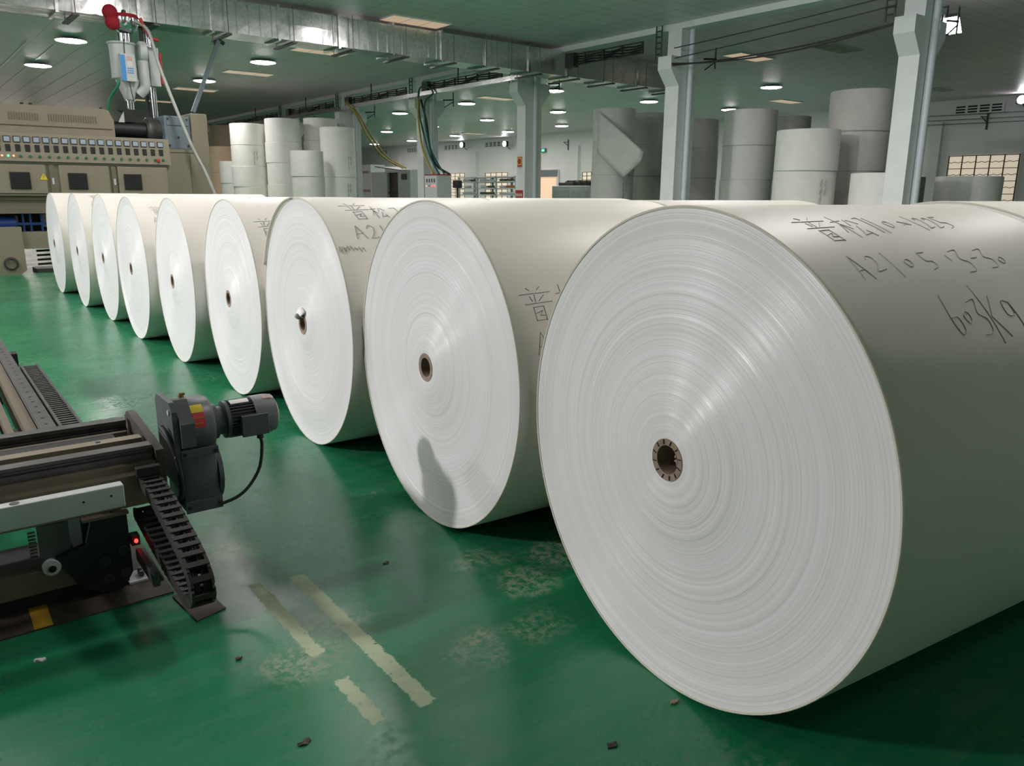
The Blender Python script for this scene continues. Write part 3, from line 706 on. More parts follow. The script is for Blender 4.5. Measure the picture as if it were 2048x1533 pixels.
STK = [  # px left, right, D, boundaries (z at roll tops, going down to the floor), material, where
 (461, 533, 1.22, [3.60, 2.87, 2.16, 1.45, .73], M_STACK, 'white roll', 'stack left of the tallest white stack'),
 (531, 601.4, 1.20, [3.76, 2.98, 2.27, 1.53, .78], M_STACK, 'white roll', 'tallest white stack at left'),
 (607.5, 676, 1.22, [3.86, 3.07, 2.3, 1.54, .77], M_STACK, 'white roll', 'white stack right of the tallest one'),
 (580.7, 647, 1.05, [2.58, 1.77, .89], M_STACKGREY, 'pale roll', 'short stack before the tallest white one'),
 (641.7, 711, 1.16, [3.41, 2.65, 1.78, .9], M_STACK, 'white roll', 'white stack before the yellow cable column'),
 (422, 483, 1.22, [3.97, 3.1, 2.3, 1.5, .75], M_KRAFT, 'brown roll', 'brown stack beside the beige machine'),
 (413, 474, 1.15, [3.02, 2.0, 1.0], M_KRAFTL, 'tan roll', 'tan stack beside the beige machine'),
 (436, 505, 1.22, [2.37, 1.58, .79], M_STACK, 'white roll', 'low white stack in front of the tan rolls'),
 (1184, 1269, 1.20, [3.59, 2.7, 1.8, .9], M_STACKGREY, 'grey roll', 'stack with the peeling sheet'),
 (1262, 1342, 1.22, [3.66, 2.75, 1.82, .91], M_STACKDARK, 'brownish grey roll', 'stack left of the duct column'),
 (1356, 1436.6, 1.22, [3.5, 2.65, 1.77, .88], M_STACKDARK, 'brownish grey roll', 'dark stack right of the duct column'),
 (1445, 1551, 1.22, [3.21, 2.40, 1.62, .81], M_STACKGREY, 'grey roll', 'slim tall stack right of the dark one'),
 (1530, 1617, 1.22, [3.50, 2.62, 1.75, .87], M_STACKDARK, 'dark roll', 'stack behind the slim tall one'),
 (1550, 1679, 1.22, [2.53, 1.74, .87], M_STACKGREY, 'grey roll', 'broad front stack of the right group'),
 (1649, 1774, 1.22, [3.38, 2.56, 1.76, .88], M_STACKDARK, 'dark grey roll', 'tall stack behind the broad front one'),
 (1705, 1846, 1.22, [1.69, .85], M_STACK, 'pale roll', 'low stack left of the nearest column'),
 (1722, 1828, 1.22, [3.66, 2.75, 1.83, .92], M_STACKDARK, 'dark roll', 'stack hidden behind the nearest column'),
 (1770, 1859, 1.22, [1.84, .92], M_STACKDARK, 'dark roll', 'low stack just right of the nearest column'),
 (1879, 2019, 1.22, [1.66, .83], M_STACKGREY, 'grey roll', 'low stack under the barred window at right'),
]
stack_at = []
for l, r, D, zs, m, what, where in STK:
    x, y = stack_pos(l, r, D); stack_at.append((x, y, D))
    zz = zs+[0]; n = len(zs)
    for k in range(n):
        dx, dy = random.uniform(-.02, .02), random.uniform(-.02, .02)
        upright(x+dx*(k < n-1), y+dy*(k < n-1), zz[k+1], D*random.choice((1, 1, .99)), zz[k]-zz[k+1], m, label='%s, %s of the %s' % (what, ORD[n][k], where), group='rolls standing in stacks')
# marks written on a few of the stacked rolls
def stack_marks(si, zlist, roll_k):
    x, y, D = stack_at[si]
    return x, y, D
for si, zc, side in ((0, 2.55, .25), (4, 2.35, .55), (4, 1.45, .45), (13, 1.45, .5), (8, 1.5, .5)):
    x, y, D = stack_at[si]; a0 = math.atan2(-y, -x)+side
    mb = MB()
    for k in range(5):
        for st in ([(0, 0), (.05, .08)], [(.0, .06), (.07, .05)], [(.03, -.02), (.04, .11)]):
            P = [(x+(D/2+.012)*math.cos(a0+(k%2*.12+q[0])*1.3), y+(D/2+.012)*math.sin(a0+(k%2*.12+q[0])*1.3), zc-(k//2)*.16+q[1]*1.2) for q in st]
            mb.tube(P, .006, 4)
    hs = [o for o in COL.objects if o.get('category') == 'paper roll' and o.parent is None and abs(o.location.x-x) < .03 and abs(o.location.y-y) < .03 and o.location.z <= zc-.2]
    par = max(hs, key=lambda o: o.location.z)
    mb.build('handwriting', M_INKL, par)
# peeling sheet on the torn roll
x, y, D = stack_at[8]
pr = [o for o in COL.objects if o.get('label', '').startswith('grey roll, topmost of the stack with the peeling')][0]
pr['label'] = 'grey roll with a big peeling paper sheet, topmost of its stack'
dist = math.hypot(x, y)
def at_d(px, py, d):
    r_ = ray(px, py); return EYE+r_*(d/math.hypot(r_.x, r_.y))
A, B, Cc, Dd, E_, Ff = at_d(1196, 222, dist-.56), at_d(1287, 303, dist-1.35), at_d(1282, 322, dist-1.4), at_d(1247, 356, dist-1.1), at_d(1194, 306, dist-.66), at_d(1196, 248, dist-.63)
g = []; fs = []
N = 10
for j in range(N+1):
    v = j/N
    lft = A.lerp(Ff, min(1, v*2)) if v < .5 else Ff.lerp(E_, v*2-1)
    rgt = B.lerp(Cc, min(1, v*2)) if v < .5 else Cc.lerp(Dd, v*2-1)
    for k in range(N+1):
        u = k/N; p = lft.lerp(rgt, u); bow = math.sin(PI*u)*.10
        g.append(p+Vector((-.6, -.6, 0))*bow*.6)
for j in range(N):
    for k in range(N): fs.append((j*(N+1)+k, j*(N+1)+k+1, (j+1)*(N+1)+k+1, (j+1)*(N+1)+k))
o = MB().add(g, fs).build('loose_sheet', M_STACKGREY, pr, 60); sm = o.modifiers.new('thick', 'SOLIDIFY'); sm.thickness = .004
# ------------------------------------------------------------------ control cabinet and extruder at the far left
CY = 14.3
t = thing('control_cabinet', 'beige control cabinet with a row of square meters, fan grilles and doors', 'cabinet', (2.4, CY+.3, 1.19))
MB().box(.7, 3.96, CY+.02, CY+.7, 1.19, 1.70).build('body', M_BEIGE, t)
MB().box(.7, 3.96, CY-.005, CY+.019, 1.66, 1.70).box(.7, 3.98, CY-.01, CY+.019, 1.19, 1.212).build('ledge', M_BEIGED, t)
pn = MB().prism([(CY-.03, 1.70), (CY+.015, 2.115), (CY+.7, 2.115), (CY+.7, 1.70)], .7, 3.99, 'x').build('instrument_panel', M_BEIGE, t)
def py_(z): return CY-.03+.045*(z-1.70)/.415
for k in range(-3, 18):
    x = 1.67+k*(3.85-1.67)/17
    if k >= -1:
        z = 2.02; y = py_(z)-.008
        m_ = MB().box(x-.048, x+.046, y-.006, y+.02, z-.048, z+.048, .006).build('meter', M_DSTEEL, pn)
    m2 = MB().box(x-.037, x+.037, py_(2.02)-.018, py_(2.02)-.0142, 1.985, 2.054).build('meter_dial', M_GLASSMETER, pn)
    y = py_(1.895); MB().box(x-.033, x+.033, y-.012, y+.01, 1.84, 1.945, .004).build('controller', M_RUBBER, pn)
    xx = x+.02
    if k > 0: MB().lathe([(.021, 0), (.021, -.012), (.016, -.02)], (xx, py_(1.775), 1.775), 'y', 12).build('push_button', M_GREENBTN, pn, 40)
for x, m_ in ((1.49, M_GREENLED), (1.58, M_ORLED), (1.66, M_GREENLED), (1.73, M_ORLED)): MB().sphere((x, py_(1.775)-.005, 1.775), .016, .012, .016, 10, 6).build('pilot_lamp', m_, pn, 60)
MB().lathe([(.03, 0), (.03, -.015), (.022, -.03)], (3.79, py_(1.765), 1.765), 'y', 14).build('stop_button', M_REDP, pn, 40)
for i, (a, b, fx) in enumerate(((.95, 2.13, 1.775), (2.31, 3.02, 2.56), (3.15, 3.92, 3.37))):
    d = MB().box(a, b, CY-.012, CY+.0195, 1.222, 1.655, .006).build('door', M_BEIGE, t)
    fan = MB().box(fx-.135, fx+.135, CY-.028, CY-.0125, 1.29, 1.54, .006)
    fo = fan.build('fan_grille', M_BLACK, d)
    sl = MB()
    for k in range(8): sl.box(fx-.115, fx+.115, CY-.033, CY-.0285, 1.312+k*.028, 1.32+k*.028)
    sl.build('fan_slat', M_RUBBER, d)
for x in (2.19, 3.07):
    MB().box(x-.012, x+.05, CY-.014, CY+.0195, 1.222, 1.655).build('latch_strip', M_BEIGED, t)
    MB().box(x+.01, x+.04, CY-.026, CY-.0145, 1.36, 1.46, .004).build('latch_handle', M_WHITE, t)
MB().prism([(2.035, 1.43), (2.145, 1.43), (2.09, 1.53)], CY-.017, CY-.0125, 'y').build('warning_triangle', M_YELLOW, t)
MB().box(2.087, 2.093, CY-.019, CY-.0175, 1.455, 1.505).build('warning_symbol', M_INK, t)
# extruder
t = thing('extruder', 'beige extrusion machine with barrel cover, black barrel and blue grey gearbox', 'machine', (3, 15, 0))
cv = MB().prism([(1.95, 2.12), (3.34, 2.12), (3.34, 2.42), (3.27, 2.58), (3.2, 2.60), (.6, 2.585), (.6, 2.12)][1:]+[], 15.02, 15.7, 'y').build('barrel_cover', M_BEIGE, t)
for s0 in (1.8, 2.35):
    sv = MB()
    for k in range(20 if s0 > 2 else 12):
        x = s0+.02+k*.036; sv.box(x, x+.014, 15.012, 15.03, 2.36, 2.47)
    sv.build('vent_slot_row', M_BEIGED, cv)
MB().box(.6, 3.3, 15.005, 15.019, 2.275, 2.285).build('seam', M_BEIGED, cv)
for x in (2.05, 2.17, 3.2): MB().lathe([(.025, 0), (.025, .05)], (x, 15.2, 2.585), 'z', 10).build('cover_knob', M_BLACK, cv)
MB().tube([(3.34, 15.35, 2.3), (4.0, 15.35, 2.3)], .14, 20).build('barrel', M_BLACK, t, 40)
MB().lathe([(.05, 0), (.2, 0), (.23, .03), (.23, .12), (.2, .16), (.2, .26), (.05, .26)], (3.9, 15.35, 2.3), 'x', 28).build('barrel_flange', M_STEEL, t, 40)
MB().prism([(3.54, 2.43), (3.72, 2.43), (3.69, 2.52), (3.70, 2.60), (3.76, 2.62), (3.76, 2.64), (3.50, 2.64), (3.50, 2.62), (3.57, 2.60)], 15.25, 15.45, 'y').build('feed_throat', M_BLACK, t)
MB().add([(3.46, 15.24, 2.42), (3.56, 15.24, 2.42), (3.56, 15.24, 2.6), (3.46, 15.27, 2.42), (3.56, 15.27, 2.42), (3.56, 15.27, 2.6)], [(0, 1, 2), (5, 4, 3), (0, 3, 4, 1), (1, 4, 5, 2), (2, 5, 3, 0)]).build('gusset', M_WHITE, t)
gb = MB().box(4.14, 4.58, 15.0, 15.7, 1.99, 2.56, .02).box(4.18, 4.54, 14.985, 15.0, 2.4, 2.5)
gb.build('gearbox', M_BLUEGREY, t)
bt = MB()
for x, z in ((4.2, 2.06), (4.36, 2.2), (4.52, 2.06), (4.2, 2.5), (4.52, 2.5)): bt.lathe([(.018, 0), (.018, -.015)], (x, 14.995, z), 'y', 8)
bt.build('gearbox_bolts', M_DSTEEL, t)
MB().box(4.585, 4.87, 14.95, 15.75, 0, 2.62, .02).build('end_frame', M_BEIGE, t)
MB().box(4.0, 4.58, 14.75, 15.7, 0, 1.93, .01).box(4.1, 4.58, 14.74, 14.76, 1.93, 1.985).build('drive_housing', M_BEIGE, t)
MB().box(4.45, 4.46, 14.742, 14.76, .1, 1.9).build('housing_seam', M_BEIGED, t)
MB().box(.7, 3.95, CY+.05, CY+.75, .92, 1.185).build('frame_beam', M_BEIGED, t)
MB().box(.7, 3.95, CY+.03, CY+.049, 1.12, 1.15).build('frame_strip', M_CREAM, t)
MB().box(.7, 2.4, CY+.06, CY+.55, .38, .64).build('lower_beam', M_BEIGE, t)
for x in (1.42, 3.3):
    ft = MB().prism([(x-.28, 0), (x+.2, 0), (x+.28, .06), (x+.28, .72), (x-.28, .72)], CY-.02, CY+.7, 'y').build('foot', M_BEIGE, t)
    MB().lathe([(.10, 0), (.10, -.03), (.075, -.035), (.078, -.034), (.078, -.004)], (x+.08, CY-.021, .17), 'y', 28, False, False).build('hand_wheel', M_DSTEEL, ft, 40)
MB().box(.9, 3.9, CY+.55, CY+.7, .64, .92).build('rear_panel', M_BLACK, t)
MB().lathe([(.05, 0), (.12, .01), (.12, .32), (.05, .33)], (1.35, CY+.3, .76), 'x', 20).build('motor', M_DBLUE, t, 40)
fr = MB()
for x in (1.75, 1.85, 2.0, 2.12, 2.3): fr.box(x, x+.03, CY+.2, CY+.25, .64, .92)
fr.box(1.6, 2.6, CY+.18, CY+.26, .74, .78); fr.build('inner_brackets', M_DBLUE, t)
MB().box(1.55, 1.72, CY+.4, CY+.42, .78, .88).box(2.05, 2.3, CY+.4, CY+.42, .7, .9).build('white_plate', M_WHITE, t)
fr = MB()
for k in range(4): fr.tube([(1.9, CY+.3, .12+k*.07), (3.0, CY+.3, .15+k*.07)], .018, 6)
fr.build('lower_pipes', M_DSTEEL, t)
MB().box(1.85, 2.9, CY+.1, CY+.6, .0, .06).build('floor_tray', M_DSTEEL, t)
# hopper dryer with vacuum loader
HX, HY = 3.62, 15.35
t = thing('hopper_dryer', 'white drying hopper with chrome neck and blue label above the black barrel', 'hopper', (HX, HY, 2.65))
def hs(*p): return [(r, z) for r, z in p]
MB().lathe(hs((.06, 2.64), (.06, 2.80), (.08, 2.81), (.19, 3.12), (.19, 3.135)), (HX+.08, HY, 0), 'z', 24).build('cone', M_WHITE, t, 40)
MB().lathe(hs((.20, 3.135), (.21, 3.15), (.2, 3.17), (.2, 3.68), (.225, 3.70), (.225, 3.72), (.08, 3.73)), (HX+.04, HY, 0), 'z', 28).build('body', M_WHITE, t, 40)
MB().lathe(hs((.062, 2.641), (.062, 2.78), (.09, 2.785), (.09, 2.80)), (HX+.08, HY-.001, 0), 'z', 20).build('neck', M_CHROME, t, 40)
MB().lathe(hs((.115, 3.72), (.115, 3.87)), (HX+.1, HY, 0), 'z', 20).build('sight_glass', M_CHROME, t, 40)
MB().box(HX-.09+.02, HX-.09+.26, HY-.27, HY-.18, 3.08, 3.52, .01).build('control_box', M_WHITE, t)
MB().box(HX-.09+.02, HX-.09+.10, HY-.275, HY-.2705, 3.09, 3.50).build('blue_label', M_BLUE, t)
lb = MB().box(HX-.09+.125, HX-.09+.21, HY-.275, HY-.2705, 3.41, 3.48); lb.build('pink_label', mat('pink_label', (.62, .38, .36, 1), .6), t)
MB().box(HX-.09+.125, HX-.09+.21, HY-.275, HY-.2705, 3.32, 3.40).build('white_label', M_LABEL, t)
MB().box(HX-.09+.12, HX-.09+.22, HY-.275, HY-.2705, 3.28, 3.295).box(HX-.09+.12, HX-.09+.22, HY-.275, HY-.2705, 3.245, 3.26).box(HX-.09+.12, HX-.09+.22, HY-.275, HY-.2705, 3.21, 3.225).build('blue_lines', M_BLUE, t)
MB().lathe([(.05, 0), (.15, 0), (.17, .02), (.17, .10), (.15, .12), (.05, .12)], (HX+.28, HY-.1, 3.6), 'x', 24).build('blower', M_WHITE, t, 40)
MB().tube(smoothpath([(HX+.33, HY-.12, 3.45), (HX+.33, HY-.12, 3.2), (HX+.33, HY-.1, 3.02), (HX+.24, HY-.05, 2.9)]), .085, 14).build('air_pipe', M_WHITE, t, 40)
MB().box(HX+.45, HX+.62, HY-.05, HY+.15, 3.06, 3.70, .01).build('side_box', M_WHITE, t)
MB().box(HX+.625, HX+.665, HY-.06, HY+.1, 3.1, 3.62, .01).build('red_rail', M_REDP, t)
MB().tube([(HX+.03, HY-.23, 3.75), (HX+.02, HY-.235, 3.3), (HX+.1, HY-.23, 2.7)], .007, 5).build('cord', M_RUBBER, t)
t = thing('vacuum_loader', 'chrome vacuum loader bowl with red filter pads on top of the hopper', 'loader', (HX+.12, HY, 3.87))
MB().lathe([(.07, 3.87), (.13, 3.91), (.19, 3.99), (.2, 4.04), (.2, 4.13), (.05, 4.135)], (HX+.14, HY, 0), 'z', 28).build('bowl', M_CHROME, t, 40)
MB().lathe([(.205, 4.12), (.215, 4.14), (.19, 4.18), (.04, 4.195)], (HX+.14, HY, 0), 'z', 28).build('lid', M_RED, t, 40)
for z in (4.18, 4.03): MB().sphere((HX-.10-.03*(z < 4.1)*-1, HY-.05, z), .12, .13, .125, 20, 12).build('filter_pad', M_RED, t, 50)
MB().box(HX-.06, HX+.02, HY-.06, HY+.06, 4.0, 4.10).build('pad_bracket', M_BLACK, t)
MB().tube([(HX+.3, HY-.31, 4.10), (HX+.36, HY-.31, 3.95), (HX+.44, HY-.31, 3.80), (HX+.56, HY-.31, 3.78)], .03, 8).build('red_arm', M_REDP, t, 50)
MB().sphere((HX+.13, HY, 4.22), .04, .04, .04, 10, 6).build('lid_knob', M_STEEL, t, 50)
# hoses
p0 = gy(268, 41, 15.1); p1 = gy(296, 62, 15.0); p2 = gy(345, 200, 14.75); p3 = gy(385, 295, 14.5); p4 = gy(418, 360, 14.3)
o = tag(MB().tube(smoothpath([p0, p1, gy(318, 130, 14.9), p2, p3, p4, Vector((p4.x+.15, p4.y-.1, .8)), Vector((p4.x+.2, p4.y-.1, .025))], 8), .027, 10).build('suction_hose', M_HOSE, None, 50), 'long milky suction hose running from the loader down past the machine', 'hose'); rebase(o)
o = tag(MB().tube(smoothpath([(3.32, 15.25, 2.60), (3.36, 15.2, 2.8), (3.48, 15.1, 3.0), (3.5, 15.1, 3.1)]), .028, 8).build('green_hose', M_GREENBTN, None, 50), 'dark green hose at the left of the hopper cone', 'hose'); rebase(o)
# ------------------------------------------------------------------ control box, cables, machines and rack in the far bay
BX = 13.2
a, b, c = gx(850, 349, BX), gx(874.5, 349, BX), gx(892, 349, BX)
wd = .5
t = thing('switch_cabinet', 'grey switch cabinet with red top stripe below the hanging cables', 'cabinet', (BX+wd/2, (a.y+b.y)/2, 0))
zt = a.z
MB().box(BX, BX+wd, b.y, a.y, 0, zt-.035).build('body', M_PALE, t)
MB().box(BX-.02, BX+wd, b.y-.005, a.y+.005, zt-.034, zt).build('red_top', M_REDP, t)
MB().box(BX-.018, BX-.001, b.y+.01, a.y-.01, .08, zt-.04).build('front_door', M_PALE, t)
w_ = a.y-b.y
for k in range(4):
    MB().box(BX-.026, BX-.0185, a.y-.1*w_-w_*.2*(k+.5)-.03, a.y-.1*w_-w_*.2*(k+.5)+.03, zt-.24, zt-.13).build('gauge', M_GREYENAMEL, t)
for k, m_ in enumerate((M_ORLED, M_INK, M_REDLED, M_REDLED)): MB().sphere((BX-.02, a.y-.12*w_-w_*.22*k-.02, zt-.34), .012, .026, .026, 10, 6).build('pilot_lamp', m_, t)
ctop = zt
def cable(lab, m, pts, r, kind='hanging_cable'):
    o = tag(MB().tube(smoothpath(pts, 8), r, 6).build(kind, m, None, 60), lab, 'cable', 'cables hanging from the tray'); return rebase(o)
yb = (a.y+b.y)/2
def drop(k, pts, off):
    x = 13.36+.09*k; return [gx(a, b, x+.16*(1-t)) for (a, b), t in zip(pts, [m/len(pts) for m in range(len(pts))])]+[(x, yb+off, ctop+.012)]
cable('yellow cable hanging down to the switch cabinet', M_YWIRE, drop(0, [(836, 196), (837, 240), (846, 300)], .12), .032)
cable('green cable hanging down to the switch cabinet, left of two', M_GWIRE, drop(1, [(838, 200), (840, 235), (856, 300), (868, 330)], -.06), .028)
cable('green cable hanging down to the switch cabinet, right of two', M_GWIRE, drop(2, [(836, 200), (839, 178), (852, 172), (866, 186), (850, 205), (852, 255), (864, 305)], -.2), .026)
cable('dark blue cable hanging down to the switch cabinet', M_RUBBER, drop(3, [(842, 200), (852, 240), (860, 295), (872, 330)], -.33), .036)
mx = 16.3
cable('yellow cable looping from the tray to the white machine, lower strand', M_YWIRE, [gx(690, 205, 13.62), gx(711, 226, 13.7), gx(735, 272, 14.4), gx(766, 313, 15.4), gx(806, 336.5, mx+.2)], .035)
cable('yellow cable looping from the tray to the white machine, upper strand', M_YWIRE, [gx(694, 203, 13.9), gx(716, 228, 14.0), gx(743, 273, 14.8), gx(774, 313, 15.8), gx(812, 336.5, mx+.55)], .03)
# white machine behind the stacks
a, b = gx(742, 342, mx), gx(820, 342, mx)
t = thing('process_machine', 'white boxy machine with a dark open window and raised dark lid behind the stacks', 'machine', (mx+.7, (a.y+b.y)/2, 0))
L_ = a.y-b.y; zt = gx(790, 341, mx).z
fr = MB().box(mx, mx+1.4, b.y, a.y, 0, 1.0).box(mx, mx+1.4, b.y, b.y+.30*L_, 1.0, zt).box(mx, mx+1.4, a.y-.42*L_, a.y, 1.0, zt-.05).box(mx+1.2, mx+1.4, b.y+.3*L_, a.y-.42*L_, 1.0, zt).box(mx, mx+1.4, b.y+.3*L_, a.y-.42*L_, zt-.08, zt)
fr.build('body', M_PALE, t)
MB().box(mx+.1, mx+1.15, b.y+.3*L_+.02, a.y-.42*L_-.02, 1.001, zt-.1).build('dark_interior', M_DSTEEL, t)
MB().box(mx+.02, mx+.06, b.y+.3*L_+.05, a.y-.42*L_-.05, 1.25, 1.31).build('window_bar', M_BLACK, t)
MB().prism([(b.y+.35*L_, zt+.0), (a.y-.06*L_, zt+.16), (a.y-.04*L_, zt+.20), (b.y+.33*L_, zt+.03)], mx+.1, mx+1.3, 'x').build('raised_lid', M_DSTEEL, t)
MB().box(mx-.03, mx-.002, b.y+.08*L_, b.y+.2*L_, zt-.36, zt-.14).build('display', M_DSTEEL, t)
a2, b2 = gx(711, 330, mx+.6), gx(741, 330, mx+.6)
t = thing('tall_white_cabinet', 'tall plain white cabinet between the stacked rolls and the white machine', 'cabinet', (mx+1, (a2.y+b2.y)/2, 0))
b2y = max(b2.y, a.y+.03)
MB().box(mx+.6, mx+1.3, b2y, a2.y, 0, gx(725, 330, mx+.6).z).build('body', M_PALE, t)
MB().box(mx+.58, mx+.599, b2y+.1, a2.y-.1, 1.3, 1.42).box(mx+.58, mx+.599, b2y+.2, a2.y-.3, 2.1, 2.2).build('red_label', mat('faded_red', (.5, .3, .3, 1), .6), t)
# rack with wrapped material
rx = 24.0
def ry(px): return gx(px, 360, rx).y
zs = [gx(975, v, rx).z for v in (388, 375, 362, 353)]
t = thing('storage_rack', 'grey steel storage rack of three bays by the far windows', 'rack', (rx+.5, (ry(918)+ry(1032))/2, 0))
for px in (918, 954, 992, 1032):
    for xx in (rx, rx+1.0): MB().box(xx-.04, xx+.04, ry(px)-.05, ry(px)+.05, 0, zs[3]).build('upright', M_PALE, t)
for z in zs:
    MB().box(rx-.04, rx+1.04, ry(1032), ry(918), z-.07, z-.02).build('shelf', M_PALE, t)
its = [(922, 950, 0, M_WHITE, 'white'), (926, 938, 1, M_WHITE, 'white'), (938, 950, 2, M_OLIVE, 'olive'), (923, 936, 2, M_WHITE, 'white'), (957, 973, 2, M_WHITE, 'white'), (974, 989, 2, M_WHITE, 'white'), (996, 1010, 2, M_OLIVE, 'olive'), (1012, 1028, 2, M_OLIVE, 'olive'), (958, 970, 1, M_WHITE, 'white'), (972, 989, 1, M_OLIVE, 'olive'), (996, 1008, 1, M_WHITE, 'white'), (1009, 1028, 1, M_ORANGE, 'orange'), (957, 988, 0, M_OLIVE, 'olive'), (996, 1028, 0, M_WHITE, 'white')]
sh_n = ['bottom visible shelf', 'middle shelf', 'top shelf']; bay = lambda p: 'left bay' if p < 953 else 'centre bay' if p < 991 else 'right bay'
seen = {}
for l, r, s_, m_, cn in its:
    k = (cn, s_, bay(l)); seen[k] = seen.get(k, 0)+1
    side = '' if seen[k] == 1 else ', right one'
    ya, yb_ = ry(r), ry(l); rr = .055
    o = tag(MB().lathe([(.02, 0), (rr*.8, 0), (rr, .03), (rr, yb_-ya-.03), (rr*.8, yb_-ya), (.02, yb_-ya)], (rx+.12, ya, zs[s_]-.019+rr), 'y', 14).build('wrapped_bolt', m_, None, 40), '%s wrapped bolt lying on the %s, %s of the rack%s' % (cn, sh_n[s_], bay(l), side), 'bolt of material', 'bolts on the rack'); rebase(o)
p, q = gx(905, 361, 22), gx(916, 376, 22)
t = thing('monitor_stand', 'small black monitor box on a post left of the storage rack', 'monitor', (22.1, (p.y+q.y)/2, 0))
MB().box(22, 22.25, q.y, p.y, q.z, p.z, .02).build('monitor', M_BLACK, t)
MB().tube([(22.12, (p.y+q.y)/2, .02), (22.12, (p.y+q.y)/2, q.z)], .05, 8).build('post', M_DSTEEL, t)
MB().box(21.9, 22.35, q.y-.1, p.y+.1, 0, .03).build('base', M_DSTEEL, t)
# pale machine in front of the roller door
sx = 19.5
a, b = gx(1104, 372, sx), gx(1180, 372, sx)
t = thing('grey_machine', 'low pale grey machine with dark rollers on top, left of the torn stack', 'machine', (sx+.6, (a.y+b.y)/2, 0))
zt = a.z
MB().box(sx, sx+1.2, b.y, a.y, 0, zt, .02).build('body', M_PALE, t)
MB().box(sx-.012, sx-.001, b.y+.1, (a.y+b.y)/2-.05, .3, zt-.15).box(sx-.012, sx-.001, (a.y+b.y)/2+.05, a.y-.1, .3, zt-.15).build('panel', M_WHITE, t)
MB().box(sx+.2, sx+1, a.y-.9, a.y-.12, zt, zt+.12, .03).build('dark_cover', M_DSTEEL, t)
tb = MB()
tb.tube([(sx+.3, b.y+.1, zt+.13), (sx+.3, a.y-.4, zt+.13)], .03, 8); tb.tube([(sx+.8, b.y+.1, zt+.18), (sx+.8, a.y-.4, zt+.18)], .02, 8)
for k in range(5): yy = b.y+.15+k*(a.y-b.y-.7)/4; tb.box(sx+.25, sx+.85, yy-.03, yy+.03, zt-.001, zt+.19)
tb.build('roller_bars', M_DSTEEL, t)
# ------------------------------------------------------------------ reel stand in the left foreground
TR = Matrix.Translation((.60, 2.60, 0)) @ Matrix.Rotation(-.025, 4, 'Z')
L = lambda: MB(TR)
t = thing('reel_stand', 'dark and cream machine frame with steel rails in the left foreground', 'machine', (.1, 2.8, 0))
XL = -1.5
L().prism([(0, .272), (0, .375), (.022, .382), (.022, .404), (.5, .404), (.5, .272)], XL, -.002, 'x').build('cream_beam', M_CREAM, t)
L().prism([(.05, .4045), (.10, .4045), (.10, .425), (.092, .430), (.092, .436), (.10, .441), (.10, .452), (.05, .452), (.05, .441), (.058, .436), (.058, .430), (.05, .425)], XL, -.004, 'x').build('front_rail', M_STEEL, t)
rk = L().box(XL, -.01, .16, .207, .4045, .45)
for k in range(96): rk.prism([(.2069, .4045), (.2069, .45), (.216, .448), (.216, .4045)], -.02-k*.0155-.009, -.02-k*.0155, 'x')
rk.build('toothed_rack', mat('rack_cream', (.24, .20, .135, 1), .5, noise=.1, nscale=20), t)
L().tube([TR.inverted() @ Vector((0, 0, 0))]*0 or [(-.14, .185, .4495), (-.14, .185, .4515)], .008, 10).build('bolt_hole', M_BLACK, t)
L().prism([(.236, .4045), (.236, .428), (.34, .428), (.34, .4045)], XL, -.07, 'x').build('black_belt', M_BLACK, t)
L().box(XL, -.02, .352, .372, .4045, .425).build('rear_channel', M_BEIGED, t)
L().prism([(.395, .4045), (.45, .4045), (.45, .425), (.44, .43), (.44, .438), (.45, .443), (.45, .456), (.395, .456), (.395, .443), (.405, .438), (.405, .43), (.395, .425)], XL, -.012, 'x').build('rear_rail', M_STEEL, t)
L().prism([(.018, .26), (.48, .26), (.48, .45), (.44, .478), (.38, .478), (.02, .440)], .0, .026, 'x').build('end_plate', M_RUSTP, t)
wb = L().box(XL, -.128, -.12, -.078, .322, .393, .003).build('white_bar', M_WHITE, t)
h = L()
for x, z in ((-.165, .385), (-.17, .335), (-.24, .383)): h.tube([(x, -.1198, z-.02), (x, -.1212, z-.02)], .0035, 8)
h.build('screw_hole', M_BLACK, wb)
L().tube([(-.41, -.10, .3928), (-.41, -.10, .3945)], .013, 14).build('cap_screw', M_STEEL, wb)
pl = [(-.214, .267), (-.113, .267), (-.113, .06), (-.128, .035), (-.147, .012), (-.193, .006), (-.264, .045), (-.321, .165), (-.236, .188)]
sp = L().prism(pl, -.02, .0, 'y').build('side_plate', M_BLACK, t)
for x, z in ((-.19, .12), (-.135, .14), (-.185, .055), (-.135, .065)):
    L().lathe([(.016, 0), (.016, -.004), (.012, -.004), (.012, -.001)], tuple((x, -.0205, z)), 'y', 16).build('bolt', M_DSTEEL, sp)
L().box(-.24, -.108, -.03, .0, .262, .271).build('bracket_lip', M_CREAM, t)
L().lathe([(.006, -.02), (.024, -.02), (.026, -.012), (.026, -.002), (.006, -.002)], (-.335, -.004, .138), 'y', 24).lathe([(.009, -.026), (.009, -.02)], (-.335, -.004, .138), 'y', 12).build('guide_wheel', M_WHITE, t, 40)
L().lathe([(.004, -.03), (.011, -.029), (.011, -.0262), (.004, -.0262)], (-.335, -.004, .138), 'y', 16).build('wheel_bolt', M_BLACK, t)
L().box(XL, -.2, .0, .06, .055, .125).build('base_beam', M_BEIGED, t)
L().box(XL, -.17, .02, .42, .006, .054).build('base_body', M_BLACK, t)
L().box(-.24, -.12, .02, .40, .0, .271).build('pedestal', M_BLACK, t)
L().box(-1.4, -1.2, .05, .45, .0, .271).build('rear_pedestal', M_BLACK, t)
L().box(-.36, -.275, .0, .014, .165, .27).build('steel_bracket', M_STEEL, t)
ch = L()
